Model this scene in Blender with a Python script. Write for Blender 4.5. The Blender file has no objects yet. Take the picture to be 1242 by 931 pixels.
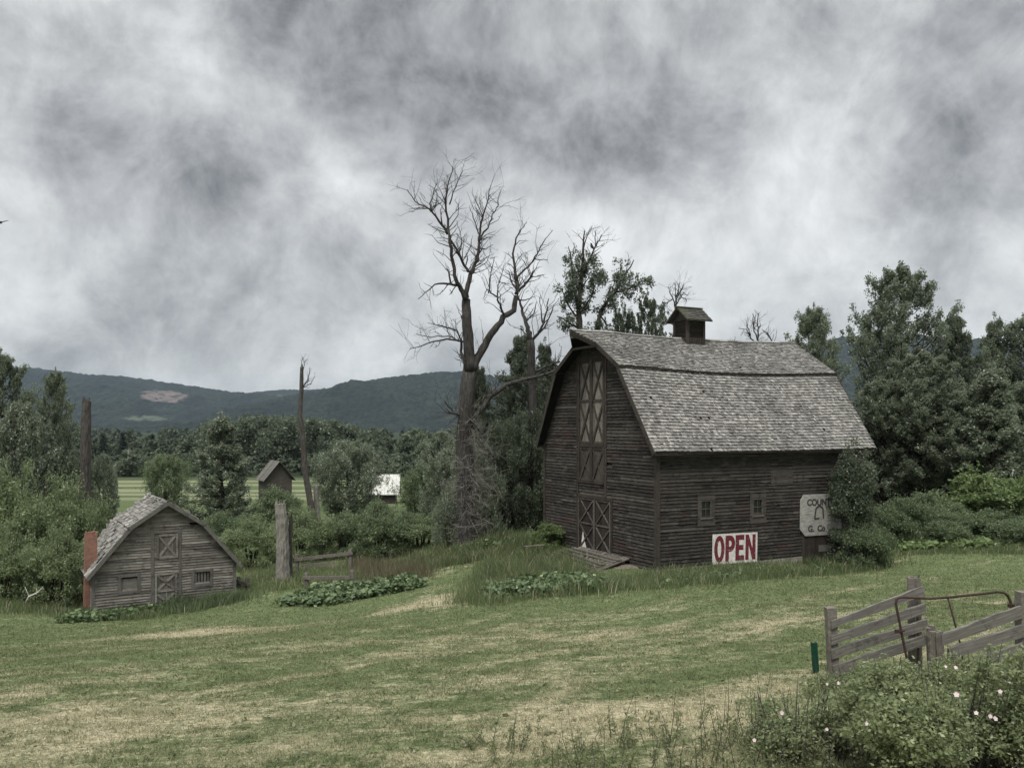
import bpy, math, random
import numpy as np
from mathutils import Vector, Matrix
R = math.radians
rnd = random.Random(7)
rng = np.random.default_rng(11)
S = bpy.context.scene
C = S.collection
F, HZ, CX, EYE = 1030.0, 516.0, 621.0, 6.1      # photo focal length in px, horizon row, centre column, eye height

def P(px, py, d):
    return Vector(((px-CX)/F*d, d, EYE+(HZ-py)/F*d))

# ------------------------------------------------------------------ terrain
_ctl = [(1242,931,7.5),(621,931,8.5),(0,931,10),(900,850,12),(1007,822,14),(1242,800,14.5),(621,800,17),(0,820,17),(300,830,15),
        (200,746,38),(0,738,37),(285,724,41.3),(110,749,38),(400,742,34),(560,738,30),(800,735,27),(1000,740,24),(1242,740,22),
        (800,693,35.5),(1000,692,38),(1150,670,41),(1242,668,41),(700,684,38.6),(760,690,37),(640,680,40),(567,658,46),(500,690,44),(340,703,43),
        (300,692,50),(450,690,48)]
_pts = [tuple(P(*c)) for c in _ctl] + [(0,0,3.5),(12,0,3.9),(-16,0,2.6),(0,-14,4.2),(-24,20,.2),(26,20,1.7),(-45,45,-3),(10,54,-.3),(32,52,0),
        (46,66,-.4),(-40,62,-3.3),(0,62,-1.6),(20,70,-.8),(-60,10,0),(60,10,2.5),(60,45,.4)]
_pts = np.array(_pts)
def _phi(r2): return np.where(r2 > 1e-9, r2*np.log(r2+1e-12), 0.0)
_n = len(_pts)
_A = np.zeros((_n+3, _n+3))
_d2 = ((_pts[:,None,:2]-_pts[None,:,:2])**2).sum(-1)
_A[:_n,:_n] = _phi(_d2) + np.eye(_n)*1.5
_A[:_n,_n] = 1; _A[:_n,_n+1:] = _pts[:,:2]; _A[_n,:_n] = 1; _A[_n+1:,:_n] = _pts[:,:2].T
_w = np.linalg.solve(_A, np.concatenate([_pts[:,2], np.zeros(3)]))
def sstep(a, b, x):
    t = np.clip((x-a)/(b-a), 0, 1); return t*t*(3-2*t)
def zt(x, y):
    x = np.atleast_1d(np.asarray(x, float)); y = np.atleast_1d(np.asarray(y, float))
    xc, yc = np.clip(x, -62, 62), np.clip(y, -16, 75)
    out = np.empty(x.shape)
    fl = out.reshape(-1); xs = xc.reshape(-1); ys = yc.reshape(-1)
    for i in range(0, len(fl), 20000):
        a = xs[i:i+20000]; b = ys[i:i+20000]
        r2 = (a[:,None]-_pts[None,:,0])**2+(b[:,None]-_pts[None,:,1])**2
        fl[i:i+20000] = _phi(r2)@_w[:_n]+_w[_n]+a*_w[_n+1]+b*_w[_n+2]
    far = np.interp(y, [60,80,108,150,400,6000], [-2.2,-3.0,-3.5,-5.0,-7.5,-9.0])
    t = sstep(56, 84, y)
    bump = .035*np.sin(x*1.3+.7*np.sin(y*.8))*np.sin(y*1.1+x*.4)+.05*np.sin(x*.45+1)*np.sin(y*.37+2)
    bump *= (y < 75)
    return out*(1-t)+far*t+bump
def z1(x, y): return float(zt(x, y)[0])
def G(px, py, d0=6.0, d1=200.0):
    """where the line of sight through a photo pixel meets the terrain"""
    ds = np.geomspace(d0, d1, 500)
    x = (px-CX)/F*ds; z = EYE+(HZ-py)/F*ds
    below = np.where(z < zt(x, ds))[0]
    d = ds[below[0]] if len(below) else d1
    return Vector(((px-CX)/F*d, d, z1((px-CX)/F*d, d)))

# ------------------------------------------------------------------ objects
def tag(o, label=None, cat=None, group=None, kind=None):
    for k, v in (('label', label), ('category', cat), ('group', group), ('kind', kind)):
        if v: o[k] = v
    return o
def empty(name, loc, rz=0.0, label=None, cat=None, group=None):
    o = bpy.data.objects.new(name, None); C.objects.link(o)
    o.location = loc; o.rotation_euler = (0, 0, rz); o.empty_display_size = .3
    return tag(o, label, cat, group)
def link(name, me, m, parent=None):
    o = bpy.data.objects.new(name, me); C.objects.link(o)
    if m and not me.materials: me.materials.append(m)
    if parent: o.parent = parent
    return o
def np_mesh(name, V, quads=None, tris=None, smooth=False):
    me = bpy.data.meshes.new(name)
    V = np.asarray(V, np.float32).reshape(-1, 3)
    q = np.zeros((0,4), np.int32) if quads is None else np.asarray(quads, np.int32)
    t = np.zeros((0,3), np.int32) if tris is None else np.asarray(tris, np.int32)
    me.vertices.add(len(V)); me.vertices.foreach_set('co', V.ravel())
    me.loops.add(q.size+t.size); me.loops.foreach_set('vertex_index', np.concatenate([q.ravel(), t.ravel()]))
    nq, nt = len(q), len(t)
    me.polygons.add(nq+nt)
    me.polygons.foreach_set('loop_start', np.concatenate([np.arange(nq)*4, nq*4+np.arange(nt)*3]).astype(np.int32))
    me.update(calc_edges=True)
    if smooth: me.polygons.foreach_set('use_smooth', np.ones(nq+nt, bool))
    return me
class MB:
    def __init__(s): s.v = []; s.f = []
    def hexa(s, p):                                   # 8 corners: bottom 4 ccw, top 4 ccw
        b = len(s.v); s.v += [tuple(q) for q in p]
        s.f += [(b+3,b+2,b+1,b),(b+4,b+5,b+6,b+7)]+[(b+i,b+(i+1)%4,b+4+(i+1)%4,b+4+i) for i in range(4)]
    def box(s, a, c):
        (x0,y0,z0),(x1,y1,z1_) = a, c
        s.hexa([(x0,y0,z0),(x1,y0,z0),(x1,y1,z0),(x0,y1,z0),(x0,y0,z1_),(x1,y0,z1_),(x1,y1,z1_),(x0,y1,z1_)])
    def beam(s, a, b, w, h, up=(0,0,1), roll=0.0, taper=1.0):
        a, b = Vector(a), Vector(b); t = (b-a).normalized(); u = Vector(up)
        sd = t.cross(u)
        if sd.length < 1e-4: sd = t.cross(Vector((1,0,0)))
        sd.normalize(); n = sd.cross(t)
        if roll: sd, n = sd*math.cos(roll)+n*math.sin(roll), n*math.cos(roll)-sd*math.sin(roll)
        q = []
        for p, k in ((a,1.0),(b,taper)):
            q += [p-sd*w/2*k-n*h/2*k, p+sd*w/2*k-n*h/2*k, p+sd*w/2*k+n*h/2*k, p-sd*w/2*k+n*h/2*k]
        s.hexa(q)
    def quad(s, *p):
        b = len(s.v); s.v += [tuple(q) for q in p]; s.f.append(tuple(range(b, b+len(p))))
    def tube(s, path, rad, n=6, cap=True, rough=0.0):
        path = [Vector(p) for p in path]; m = len(path); b = len(s.v)
        prev = None
        for i, p in enumerate(path):
            t = (path[min(i+1,m-1)]-path[max(i-1,0)])
            t = t.normalized() if t.length > 1e-6 else Vector((0,0,1))
            u = (prev - t*prev.dot(t)) if prev else t.orthogonal()
            if u.length < 1e-5: u = t.orthogonal()
            u.normalize(); prev = u; w = t.cross(u)
            r = rad[i] if hasattr(rad, '__len__') else rad
            for k in range(n):
                a = 2*math.pi*k/n; rr = r*(1+rough*rnd.uniform(-1,1))
                s.v.append(tuple(p+(u*math.cos(a)+w*math.sin(a))*rr))
        for i in range(m-1):
            for k in range(n):
                k2 = (k+1) % n
                s.f.append((b+i*n+k, b+i*n+k2, b+(i+1)*n+k2, b+(i+1)*n+k))
        if cap:
            s.f.append(tuple(b+k for k in reversed(range(n)))); s.f.append(tuple(b+(m-1)*n+k for k in range(n)))
    def prism(s, poly, o, ux, uy, uz, t):              # polygon in (ux,uy) extruded along uz by t
        o, ux, uy, uz = Vector(o), Vector(ux), Vector(uy), Vector(uz); n = len(poly); b = len(s.v)
        for k in (0, t):
            s.v += [tuple(o+ux*x+uy*y+uz*k) for x, y in poly]
        s.f.append(tuple(b+i for i in reversed(range(n)))); s.f.append(tuple(b+n+i for i in range(n)))
        s.f += [(b+i, b+(i+1)%n, b+n+(i+1)%n, b+n+i) for i in range(n)]
    def mesh(s, name, smooth=False):
        me = bpy.data.meshes.new(name); me.from_pydata(s.v, [], s.f); me.update()
        if smooth: me.polygons.foreach_set('use_smooth', [True]*len(me.polygons))
        return me
    def build(s, name, m, parent=None, smooth=False):
        return link(name, s.mesh(name, smooth), m, parent)
def copy_tree(o, parent=None):
    c = o.copy(); C.objects.link(c)
    if parent: c.parent = parent
    for ch in list(o.children): copy_tree(ch, c)
    return c

# ------------------------------------------------------------------ materials
class N:
    def __init__(s, name):
        s.m = bpy.data.materials.new(name); s.m.use_nodes = True; s.t = s.m.node_tree; s.t.nodes.clear()
        s.out = s.t.nodes.new('ShaderNodeOutputMaterial')
    def n(s, typ, **kw):
        x = s.t.nodes.new(typ)
        for k, v in kw.items(): setattr(x, k, v)
        return x
    def set(s, sock, v):
        if isinstance(v, bpy.types.NodeSocket): s.t.links.new(v, sock)
        elif v is not None:
            if hasattr(sock, 'default_value'):
                try: sock.default_value = v
                except Exception: sock.default_value = tuple(v)+(1.0,) if len(v) == 3 else v
    def co(s, which='Object', scale=None, loc=None):
        v = s.n('ShaderNodeNewGeometry').outputs['Position'] if which == 'World' else s.n('ShaderNodeTexCoord').outputs[which]
        if scale or loc:
            mp = s.n('ShaderNodeMapping'); s.set(mp.inputs[0], v)
            if scale: mp.inputs['Scale'].default_value = scale
            if loc: mp.inputs['Location'].default_value = loc
            v = mp.outputs[0]
        return v
    def noise(s, v, scale=1.0, detail=4.0, rough=.55, dist=0.0):
        x = s.n('ShaderNodeTexNoise'); s.set(x.inputs['Vector'], v); x.inputs['Scale'].default_value = scale
        x.inputs['Detail'].default_value = detail; x.inputs['Roughness'].default_value = rough; x.inputs['Distortion'].default_value = dist
        return x.outputs['Fac']
    def isl(s): return s.n('ShaderNodeNewGeometry').outputs['Random Per Island']
    def math(s, op, a, b=None, clamp=False):
        x = s.n('ShaderNodeMath', operation=op, use_clamp=clamp); s.set(x.inputs[0], a)
        if b is not None: s.set(x.inputs[1], b)
        return x.outputs[0]
    def map(s, v, a, b, c=0.0, d=1.0):
        x = s.n('ShaderNodeMapRange'); s.set(x.inputs[0], v)
        for i, q in enumerate((a,b,c,d)): s.set(x.inputs[i+1], q)
        return x.outputs[0]
    def mix(s, f, a, b, blend='MIX'):
        x = s.n('ShaderNodeMix', data_type='RGBA', blend_type=blend)
        s.set(x.inputs[0], f)
        for sock, v in ((x.inputs[6], a), (x.inputs[7], b)):
            if isinstance(v, bpy.types.NodeSocket): s.t.links.new(v, sock)
            else: sock.default_value = (*v, 1.0)
        return x.outputs[2]
    def bump(s, h, strength=.4, dist=.02):
        x = s.n('ShaderNodeBump'); s.set(x.inputs['Height'], h); x.inputs['Strength'].default_value = strength; x.inputs['Distance'].default_value = dist
        return x.outputs[0]
    def bsdf(s, col, rough=.85, normal=None, spec=.25, metal=0.0):
        b = s.n('ShaderNodeBsdfPrincipled')
        if isinstance(col, bpy.types.NodeSocket): s.t.links.new(col, b.inputs['Base Color'])
        else: b.inputs['Base Color'].default_value = (*col, 1)
        s.set(b.inputs['Roughness'], rough); b.inputs['Specular IOR Level'].default_value = spec; b.inputs['Metallic'].default_value = metal
        if normal is not None: s.t.links.new(normal, b.inputs['Normal'])
        return b.outputs[0]
    def end(s, sh):
        s.t.links.new(sh, s.out.inputs['Surface']); return s.m

def wood(name, dark, mid, light, grain='h', red=0.0, contrast=1.0):
    n = N(name)
    sc = {'h': (1.1,1.1,26), 'v': (22,22,1.0), 'a': (9,9,9)}[grain]
    st = n.noise(n.co('Object', sc), 1.6, 6, .65)
    big = n.noise(n.co('Object'), .55, 4, .6)
    c = n.mix(n.isl(), dark, mid)
    worn = n.math('GREATER_THAN', n.math('FRACT', n.math('MULTIPLY', n.isl(), 13.7)), .90)
    c = n.mix(n.math('MULTIPLY', worn, .28), c, tuple(q*.7 for q in light))
    f = n.math('MULTIPLY', n.map(st, .48, .74), n.map(big, .35, .7, .25, 1.0))
    c = n.mix(n.math('MULTIPLY', f, contrast), c, light)
    if red:
        rr = n.math('MULTIPLY', n.map(n.noise(n.co('Object', (.9,.9,2.2)), .5, 3), .58, .72), red)
        c = n.mix(rr, c, (.075,.03,.024))
    dk = n.math('MULTIPLY', n.map(n.noise(n.co('Object', (sc[0]*.7,sc[1]*.7,sc[2]*.7)), 3.5, 3), .28, .42, .35, 1.0), n.map(n.noise(n.co('Object', (2.2,2.2,2.2)), 1.4, 6, .75), .36, .48, .45, 1.0))
    c = n.mix(1.0, c, n.n('ShaderNodeCombineColor').outputs[0], 'MULTIPLY') if False else n.mix(dk, tuple(q*.45 for q in dark), c)
    return n.end(n.bsdf(c, .88, n.bump(st, .5, .01), .18))
def shingle_mat(name, dark, light, moss=0.0):
    n = N(name)
    r = n.isl()
    mid_ = tuple((p+q)/2 for p, q in zip(dark, light)); c = n.mix(r, tuple((p+q)/2 for p, q in zip(dark, mid_)), light)
    pale = n.map(n.math('FRACT', n.math('MULTIPLY', r, 17.3)), .74, .9)
    c = n.mix(n.math('MULTIPLY', pale, .5), c, tuple(min(1, q*1.75) for q in light))
    st = n.noise(n.co('Object', (2,2,2)), 9, 5, .65)
    c = n.mix(n.map(st, .38, .64, .5, 0), c, tuple(q*.45 for q in dark))
    bg = n.noise(n.co('Object'), .5, 4)
    c = n.mix(n.map(bg, .5, .72, 0, .6), c, tuple(q*.5 for q in dark))
    if moss: c = n.mix(n.math('MULTIPLY', n.map(bg, .42, .6, 1, 0), moss), c, (.07,.08,.03))
    return n.end(n.bsdf(c, .8, n.bump(st, .4, .01), .3))
def plain(name, col, var=.35, rough=.8, scale=6, metal=0.0, spec=.3):
    n = N(name); x = n.noise(n.co('Object'), scale, 5, .6)
    c = n.mix(n.map(x, .3, .7), tuple(q*(1-var) for q in col), tuple(q*(1+var) for q in col))
    return n.end(n.bsdf(c, rough, n.bump(x, .25, .01), spec, metal))
def leaf(name, dark, light, pale=None, palefrac=.06, trans=.28, spec=.25, patch=.45):
    n = N(name)
    r = n.isl()
    x = n.noise(n.co('Object'), patch, 3, .6)
    f = n.math('ADD', n.math('MULTIPLY', n.map(x, .3, .7), .6), n.math('MULTIPLY', r, .4))
    c = n.mix(f, dark, light)
    oi = n.n('ShaderNodeObjectInfo').outputs['Random']
    c = n.mix(n.map(oi, 0, 1, 0, .3), c, tuple(q*.6 for q in dark))
    if pale: c = n.mix(n.math('GREATER_THAN', n.math('FRACT', n.math('MULTIPLY', r, 7.77)), 1-palefrac), c, pale)
    b = n.bsdf(c, .55, None, spec)
    tr = n.n('ShaderNodeBsdfTranslucent'); n.set(tr.inputs['Color'], n.mix(.5, c, tuple(min(1, q*1.4) for q in light)))
    mx = n.n('ShaderNodeMixShader'); mx.inputs[0].default_value = trans
    n.t.links.new(b, mx.inputs[1]); n.t.links.new(tr.outputs[0], mx.inputs[2])
    return n.end(mx.outputs[0])
def bark(name, dark, light, sc=(5,5,1.2)):
    n = N(name); x = n.noise(n.co('Object', sc), 2.2, 6, .7)
    return n.end(n.bsdf(n.mix(n.map(x, .32, .68), dark, light), .92, n.bump(x, .8, .03), .15))

M = {}
M['barn'] = wood('barn siding', (.013,.0115,.010), (.044,.039,.034), (.185,.17,.148), 'h', .35)
M['barn_trim'] = wood('barn trim', (.022,.018,.015), (.04,.034,.028), (.11,.098,.085), 'v')
M['barn_rail'] = wood('barn rail', (.036,.031,.027), (.062,.055,.048), (.17,.155,.14), 'h')
M['barn_dark'] = plain('barn interior', (.010,.009,.008), .3)
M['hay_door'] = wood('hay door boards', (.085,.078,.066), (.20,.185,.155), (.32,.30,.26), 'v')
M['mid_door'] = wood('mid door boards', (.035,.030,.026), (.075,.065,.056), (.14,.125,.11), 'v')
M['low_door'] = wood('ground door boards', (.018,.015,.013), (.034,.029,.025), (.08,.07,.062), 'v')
M['brace'] = wood('brace boards', (.03,.026,.021), (.055,.047,.04), (.12,.105,.09), 'a')
M['brace_pale'] = wood('pale brace boards', (.045,.04,.035), (.10,.092,.082), (.24,.225,.2), 'a')
M['shingle'] = shingle_mat('cedar shingles', (.085,.082,.075), (.29,.28,.258))
M['shingle_dark'] = shingle_mat('dark mossy shingles', (.03,.029,.025), (.075,.072,.06), .5)
M['shed'] = wood('shed siding', (.066,.061,.053), (.185,.172,.15), (.50,.47,.42), 'h', 0, 1.0)
M['shed_trim'] = wood('shed trim', (.065,.06,.053), (.115,.108,.097), (.22,.21,.19), 'v')
M['shed_shingle'] = shingle_mat('shed shingles', (.07,.067,.06), (.28,.27,.245))
M['grey_wood'] = wood('grey weathered wood', (.06,.054,.045), (.13,.118,.1), (.31,.285,.25), 'a')
M['grey_board'] = wood('grey weathered board', (.040,.038,.033), (.105,.100,.088), (.33,.315,.28), 'h', 0, 1.0)
M['stone'] = plain('pale stone', (.25,.235,.205), .4, .9, 5)
M['dirt'] = plain('trodden earth', (.13,.112,.088), .4, .95, 6)
M['rust'] = plain('rusty pipe', (.05,.032,.025), .4, .75, 18, .3)
M['green_paint'] = plain('green paint', (.008,.045,.028), .3, .5, 8)
M['glass_dark'] = plain('dark window glass', (.012,.013,.014), .2, .15, 3, 0, .5)
M['white_paint'] = plain('weathered white paint', (.58,.56,.52), .26, .75, 7)
M['pale_metal'] = plain('pale metal roof', (.50,.50,.47), .25, .55, 2)
M['black'] = plain('black feathers', (.012,.012,.013), .3, .6)
def red_paint():
    n = N('chipped red paint'); x = n.noise(n.co('Object'), 9, 6, .75)
    c = n.mix(n.map(x, .60, .64), (.125,.022,.032), (.55,.5,.47))
    return n.end(n.bsdf(c, .7, None, .2))
M['red'] = red_paint()
def grey_sign():
    n = N('faded sign board'); x = n.noise(n.co('Object', (1.2,1.2,5)), 2.5, 6, .7)
    c = n.mix(n.map(x, .35, .68), (.40,.39,.36), (.17,.165,.15))
    return n.end(n.bsdf(c, .85, n.bump(x, .3, .01), .15))
M['sign_grey'] = grey_sign()
M['letter'] = plain('dark lettering', (.045,.045,.042), .4, .8, 12)
def brick():
    n = N('red brick'); b = n.n('ShaderNodeTexBrick')
    sep = n.n('ShaderNodeSeparateXYZ'); n.t.links.new(n.co('Object'), sep.inputs[0])
    cmb = n.n('ShaderNodeCombineXYZ'); n.set(cmb.inputs[0], n.math('ADD', sep.outputs[0], sep.outputs[1])); n.t.links.new(sep.outputs[2], cmb.inputs[1])
    n.t.links.new(cmb.outputs[0], b.inputs['Vector'])
    b.inputs['Scale'].default_value = 1; b.inputs['Brick Width'].default_value = .22; b.inputs['Row Height'].default_value = .075
    b.inputs['Mortar Size'].default_value = .008
    b.inputs['Color1'].default_value = (.27,.125,.085,1); b.inputs['Color2'].default_value = (.20,.09,.064,1); b.inputs['Mortar'].default_value = (.22,.17,.14,1)
    x = n.noise(n.co('Object'), 4, 5)
    return n.end(n.bsdf(n.mix(n.map(x, .4, .75, 0, .55), b.outputs[0], (.09,.06,.05)), .9, n.bump(b.outputs['Fac'], -.4, .01), .2))
M['brick'] = brick()
M['bark_dead'] = bark('dead bark', (.018,.0165,.0155), (.078,.073,.067))
M['bark_live'] = bark('live bark', (.022,.02,.017), (.06,.054,.046))
M['bark_grey'] = bark('bleached bark', (.095,.088,.077), (.27,.255,.225))
M['bark_snag'] = bark('snag bark', (.026,.0235,.021), (.115,.104,.092))
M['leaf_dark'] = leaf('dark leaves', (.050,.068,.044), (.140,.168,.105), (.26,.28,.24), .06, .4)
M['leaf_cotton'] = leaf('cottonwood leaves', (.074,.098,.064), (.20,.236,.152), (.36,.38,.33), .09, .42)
M['leaf_light'] = leaf('silvery leaves', (.085,.110,.072), (.205,.24,.16), (.40,.42,.36), .12, .4)
M['leaf_willow'] = leaf('willow leaves', (.092,.125,.060), (.235,.285,.145), (.32,.36,.24), .08, .4)
M['leaf_shrub'] = leaf('shrub leaves', (.066,.098,.050), (.180,.225,.118), (.28,.32,.21), .07, .4)
M['leaf_bright'] = leaf('bright leaves', (.085,.125,.046), (.20,.265,.105), (.27,.32,.18), .08, .36)
M['leaf_rose'] = leaf('rose leaves', (.052,.078,.034), (.275,.31,.155), (.33,.36,.22), .07, .38, .3, 2.2)
M['leaf_dock'] = leaf('burdock leaves', (.045,.078,.032), (.135,.185,.078), (.2,.25,.13), .1, .2, .4, 1.2)
M['leaf_fir'] = leaf('fir needles', (.022,.036,.027), (.05,.07,.05))
M['leaf_far'] = leaf('far leaves', (.050,.068,.046), (.120,.145,.092), (.19,.21,.16), .04, .3, .2, .03)
M['petal'] = leaf('rose petals', (.70,.52,.55), (.85,.72,.73), None, 0, .3)
M['tall_grass'] = leaf('tall grass', (.060,.090,.038), (.17,.21,.095), (.32,.30,.2), .14, .34, .2, .5)
M['weed'] = leaf('weed leaves', (.07,.09,.04), (.19,.21,.10), (.28,.26,.18), .1, .34, .2, 1.2)
M['dry_weed'] = leaf('dry weed', (.07,.062,.04), (.17,.15,.095), (.26,.23,.15), .1, .25, .2, .8)

# lawn colour: shared by the ground sheet and the grass blades growing on it
def lawn_colour(n, jit=0.0):
    pos = n.co('World')
    rot = n.n('ShaderNodeMapping'); n.t.links.new(n.co('World'), rot.inputs[0]); rot.inputs['Rotation'].default_value = (0,0,R(-48))
    rsc = n.n('ShaderNodeMapping'); n.t.links.new(rot.outputs[0], rsc.inputs[0]); rsc.inputs['Scale'].default_value = (.16,.50,0)
    a = n.noise(rsc.outputs[0], 1.0, 6, .66, .9)
    b = n.noise(n.co('World', (1.1,2.0,0)), 1.0, 5, .7)
    c = n.noise(n.co('World', (6,9,0)), 1.0, 4, .7)
    s = n.n('ShaderNodeSeparateXYZ'); n.t.links.new(pos, s.inputs[0])
    near = n.map(s.outputs[1], 10, 34, .03, -.055)
    f = n.math('ADD', n.math('ADD', n.math('MULTIPLY', a, .52), n.math('MULTIPLY', b, .36)), n.math('MULTIPLY', c, .22))
    f = n.math('ADD', f, near)
    for (px, py, rx, ry, amp) in ((262,768,2.0,1.6,.30),(525,732,1.6,2.0,.20),(860,870,.8,.7,.22),(700,865,.9,.5,.10),(90,870,4,1.2,.07),(430,800,3.5,1.4,.06),(720,770,6,1.2,.07),(150,800,4,1.,-.06)):
        g = G(px, py)
        dx = n.math('DIVIDE', n.math('SUBTRACT', s.outputs[0], g.x), rx); dy = n.math('DIVIDE', n.math('SUBTRACT', s.outputs[1], g.y), ry)
        r2 = n.math('ADD', n.math('MULTIPLY', dx, dx), n.math('MULTIPLY', dy, dy))
        f = n.math('ADD', f, n.math('MULTIPLY', n.math('EXPONENT', n.math('MULTIPLY', r2, -1.0)), amp))
    straw = n.map(n.math('ADD', f, n.math('MULTIPLY', n.math('SUBTRACT', n.isl(), .5), jit)), .535, .655)
    col = n.mix(n.map(n.math('ADD', n.math('MULTIPLY', b, .5), n.math('MULTIPLY', c, .5)), .36, .62), (.056,.078,.034), (.138,.170,.076))
    col = n.mix(straw, col, (.345,.31,.205))
    return n, col, s, c, b
def lawn_mat():
    n, col, s, c, b = lawn_colour(N('lawn'))
    y = s.outputs[1]
    # meadow beyond the garden and the mown strips of the valley fields
    far = n.noise(n.co('World', (.02,.06,0)), 1.0, 4)
    fld = n.mix(n.map(far, .35, .65), (.055,.078,.032), (.115,.145,.062))
    strip = n.math('GREATER_THAN', n.math('SINE', n.math('ADD', n.math('MULTIPLY', y, .42), n.math('MULTIPLY', n.noise(n.co('World', (.012,.05,0)), 1, 4), 9.0))), .1)
    fld = n.mix(n.math('MULTIPLY', strip, n.map(y, 100, 118)), fld, (.19,.20,.125))
    wood_ = n.mix(n.noise(n.co('World', (.05,.05,0)), 1, 5), (.012,.02,.010), (.03,.045,.022))
    fld = n.mix(n.map(y, 172, 190), fld, wood_)
    fld = n.mix(n.map(n.math('SUBTRACT', s.outputs[0], n.math('MULTIPLY', y, -.085)), -1, 4), fld, wood_)
    col = n.mix(n.map(y, 50, 66), col, fld)
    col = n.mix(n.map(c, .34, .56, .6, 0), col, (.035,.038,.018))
    return n.end(n.bsdf(col, .95, n.bump(n.math('ADD', c, b), .8, .06), .1))
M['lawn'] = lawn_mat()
def blade_mat():
    n, col, s, c, b = lawn_colour(N('lawn blades'), .13)
    col = n.mix(n.map(n.isl(), 0, 1, 0, .5), col, (.165,.175,.080))
    d = n.bsdf(col, .7, None, .2); tr = n.n('ShaderNodeBsdfTranslucent'); n.set(tr.inputs[0], col)
    mx = n.n('ShaderNodeMixShader'); mx.inputs[0].default_value = .3
    n.t.links.new(d, mx.inputs[1]); n.t.links.new(tr.outputs[0], mx.inputs[2])
    return n.end(mx.outputs[0])
M['blade'] = blade_mat()

# ------------------------------------------------------------------ ground
def ground():
    ys = np.concatenate([np.linspace(-30, 4, 30), np.linspace(4.3, 60, 190)[0:], np.geomspace(60.6, 9000, 110)])
    us = np.linspace(-1.35, 1.35, 261)
    U, Y = np.meshgrid(us, ys)
    X = U*(30+np.maximum(Y, 0)*.95)
    Z = zt(X.ravel(), Y.ravel())
    V = np.stack([X.ravel(), Y.ravel(), Z], 1)
    nx, ny = len(us), len(ys)
    i = np.arange(nx-1)[None,:]+np.arange(ny-1)[:,None]*nx
    q = np.stack([i, i+1, i+nx+1, i+nx], -1).reshape(-1, 4)
    o = link('ground', np_mesh('ground', V, q, smooth=True), M['lawn']); tag(o, kind='structure', label='mown lawn running down to the valley fields', cat='ground')
ground()

# ------------------------------------------------------------------ hills
def vnoise(x, y, seed=0):
    def h(i, j): 
        v = np.sin(i*127.1+j*311.7+seed*74.7)*43758.5453; return v-np.floor(v)
    i, j = np.floor(x), np.floor(y); u, v = x-i, y-j; u = u*u*(3-2*u); v = v*v*(3-2*v)
    return (h(i,j)*(1-u)+h(i+1,j)*u)*(1-v)+(h(i,j+1)*(1-u)+h(i+1,j+1)*u)*v
def fbm(x, y, o=4, seed=0):
    s = 0; a = .5
    for k in range(o): s = s+a*vnoise(x*2**k, y*2**k, seed+k); a *= .5
    return s
def hill_mat(name, clear):
    n = N(name)
    x = n.noise(n.co('World', (.012,.006,.012)), 1, 6, .7)
    y = n.noise(n.co('World', (.09,.03,.09)), 1, 3, .7)
    c = n.mix(n.map(x, .35, .66), (.006,.012,.010), (.026,.037,.027))
    c = n.mix(n.map(y, .40, .58, .9, 0), c, (.004,.006,.006))
    s = n.n('ShaderNodeSeparateXYZ'); n.t.links.new(n.co('World'), s.inputs[0])
    wob = n.noise(n.co('World', (.016,.006,.03)), 1, 5, .75)
    for (cx, cy, cz, rx, rz, col) in clear:
        dx = n.math('DIVIDE', n.math('SUBTRACT', n.math('SUBTRACT', s.outputs[0], cx), n.math('MULTIPLY', n.math('SUBTRACT', s.outputs[1], cy), cx/cy)), rx); dz = n.math('DIVIDE', n.math('SUBTRACT', s.outputs[2], cz), rz)
        r2 = n.math('ADD', n.math('ADD', n.math('MULTIPLY', dx, dx), n.math('MULTIPLY', dz, dz)), n.map(wob, .3, .7, -.75, .75))
        isle = n.map(n.noise(n.co('World', (.035,.012,.06)), 1, 5, .7), .38, .50)
        c = n.mix(n.math('MULTIPLY', n.map(r2, .70, .98, 1, 0), isle), c, col)
    return n.end(n.bsdf(c, .95, n.bump(y, 1.0, 8), .1))
def hill(prof, dr, df, mat, seed, label, gully=30, step=5.0):
    px = np.arange(prof[0][0], prof[-1][0]+1, step/dr*F*1.0)
    py = np.interp(px, [p[0] for p in prof], [p[1] for p in prof])
    zr = EYE+(HZ-py)/F*dr; xr = (px-CX)/F*dr
    vs = np.concatenate([np.linspace(0, 1, 70), [1.04,1.12,1.3,1.6]])
    rows = []
    for v in vs:
        d = df+(dr-df)*v
        k = sstep(0, 1, min(v, 1))*.55+min(v, 1)*.45 if v <= 1 else 1-(v-1)*1.3
        x = xr*(1 if v > .999 else (d/dr*.25+.75))
        g = (fbm(x/240, np.full_like(x, d/420), 4, seed)-.47)*gully*4*math.sin(math.pi*min(v, 1))
        tree = (vnoise(x/7, np.full_like(x, d/7), seed+9)*.6+vnoise(x/17, np.full_like(x, d/17), seed+5)*.6)*(13 if v <= 1 else 6)
        z = -12+(zr+12)*k+g+tree-6
        rows.append(np.stack([x, np.full_like(x, d), z], 1))
    V = np.concatenate(rows); nx, ny = len(px), len(vs)
    i = np.arange(nx-1)[None,:]+np.arange(ny-1)[:,None]*nx
    q = np.stack([i, i+1, i+nx+1, i+nx], -1).reshape(-1, 4)
    o = link('hills', np_mesh('hills', V, q, smooth=False), mat); tag(o, label, 'hill', kind='structure')
h1 = P(199,479,3500)
h2 = P(178,508,3000); h3 = P(330,480,4600)
hill([(-260,452),(-60,444),(0,446),(45,447),(110,455),(150,457),(195,463),(240,470),(275,475),(300,477),(335,481),(420,490),(560,500)], 4200, 2300,
     hill_mat('hill forest', [(h1.x,h1.y,h1.z,100,34,(.125,.103,.093)),(h2.x,h2.y,h2.z,80,11,(.075,.09,.062))]), 3, 'long forested hill with a pinkish clearcut under its ridge')
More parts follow.
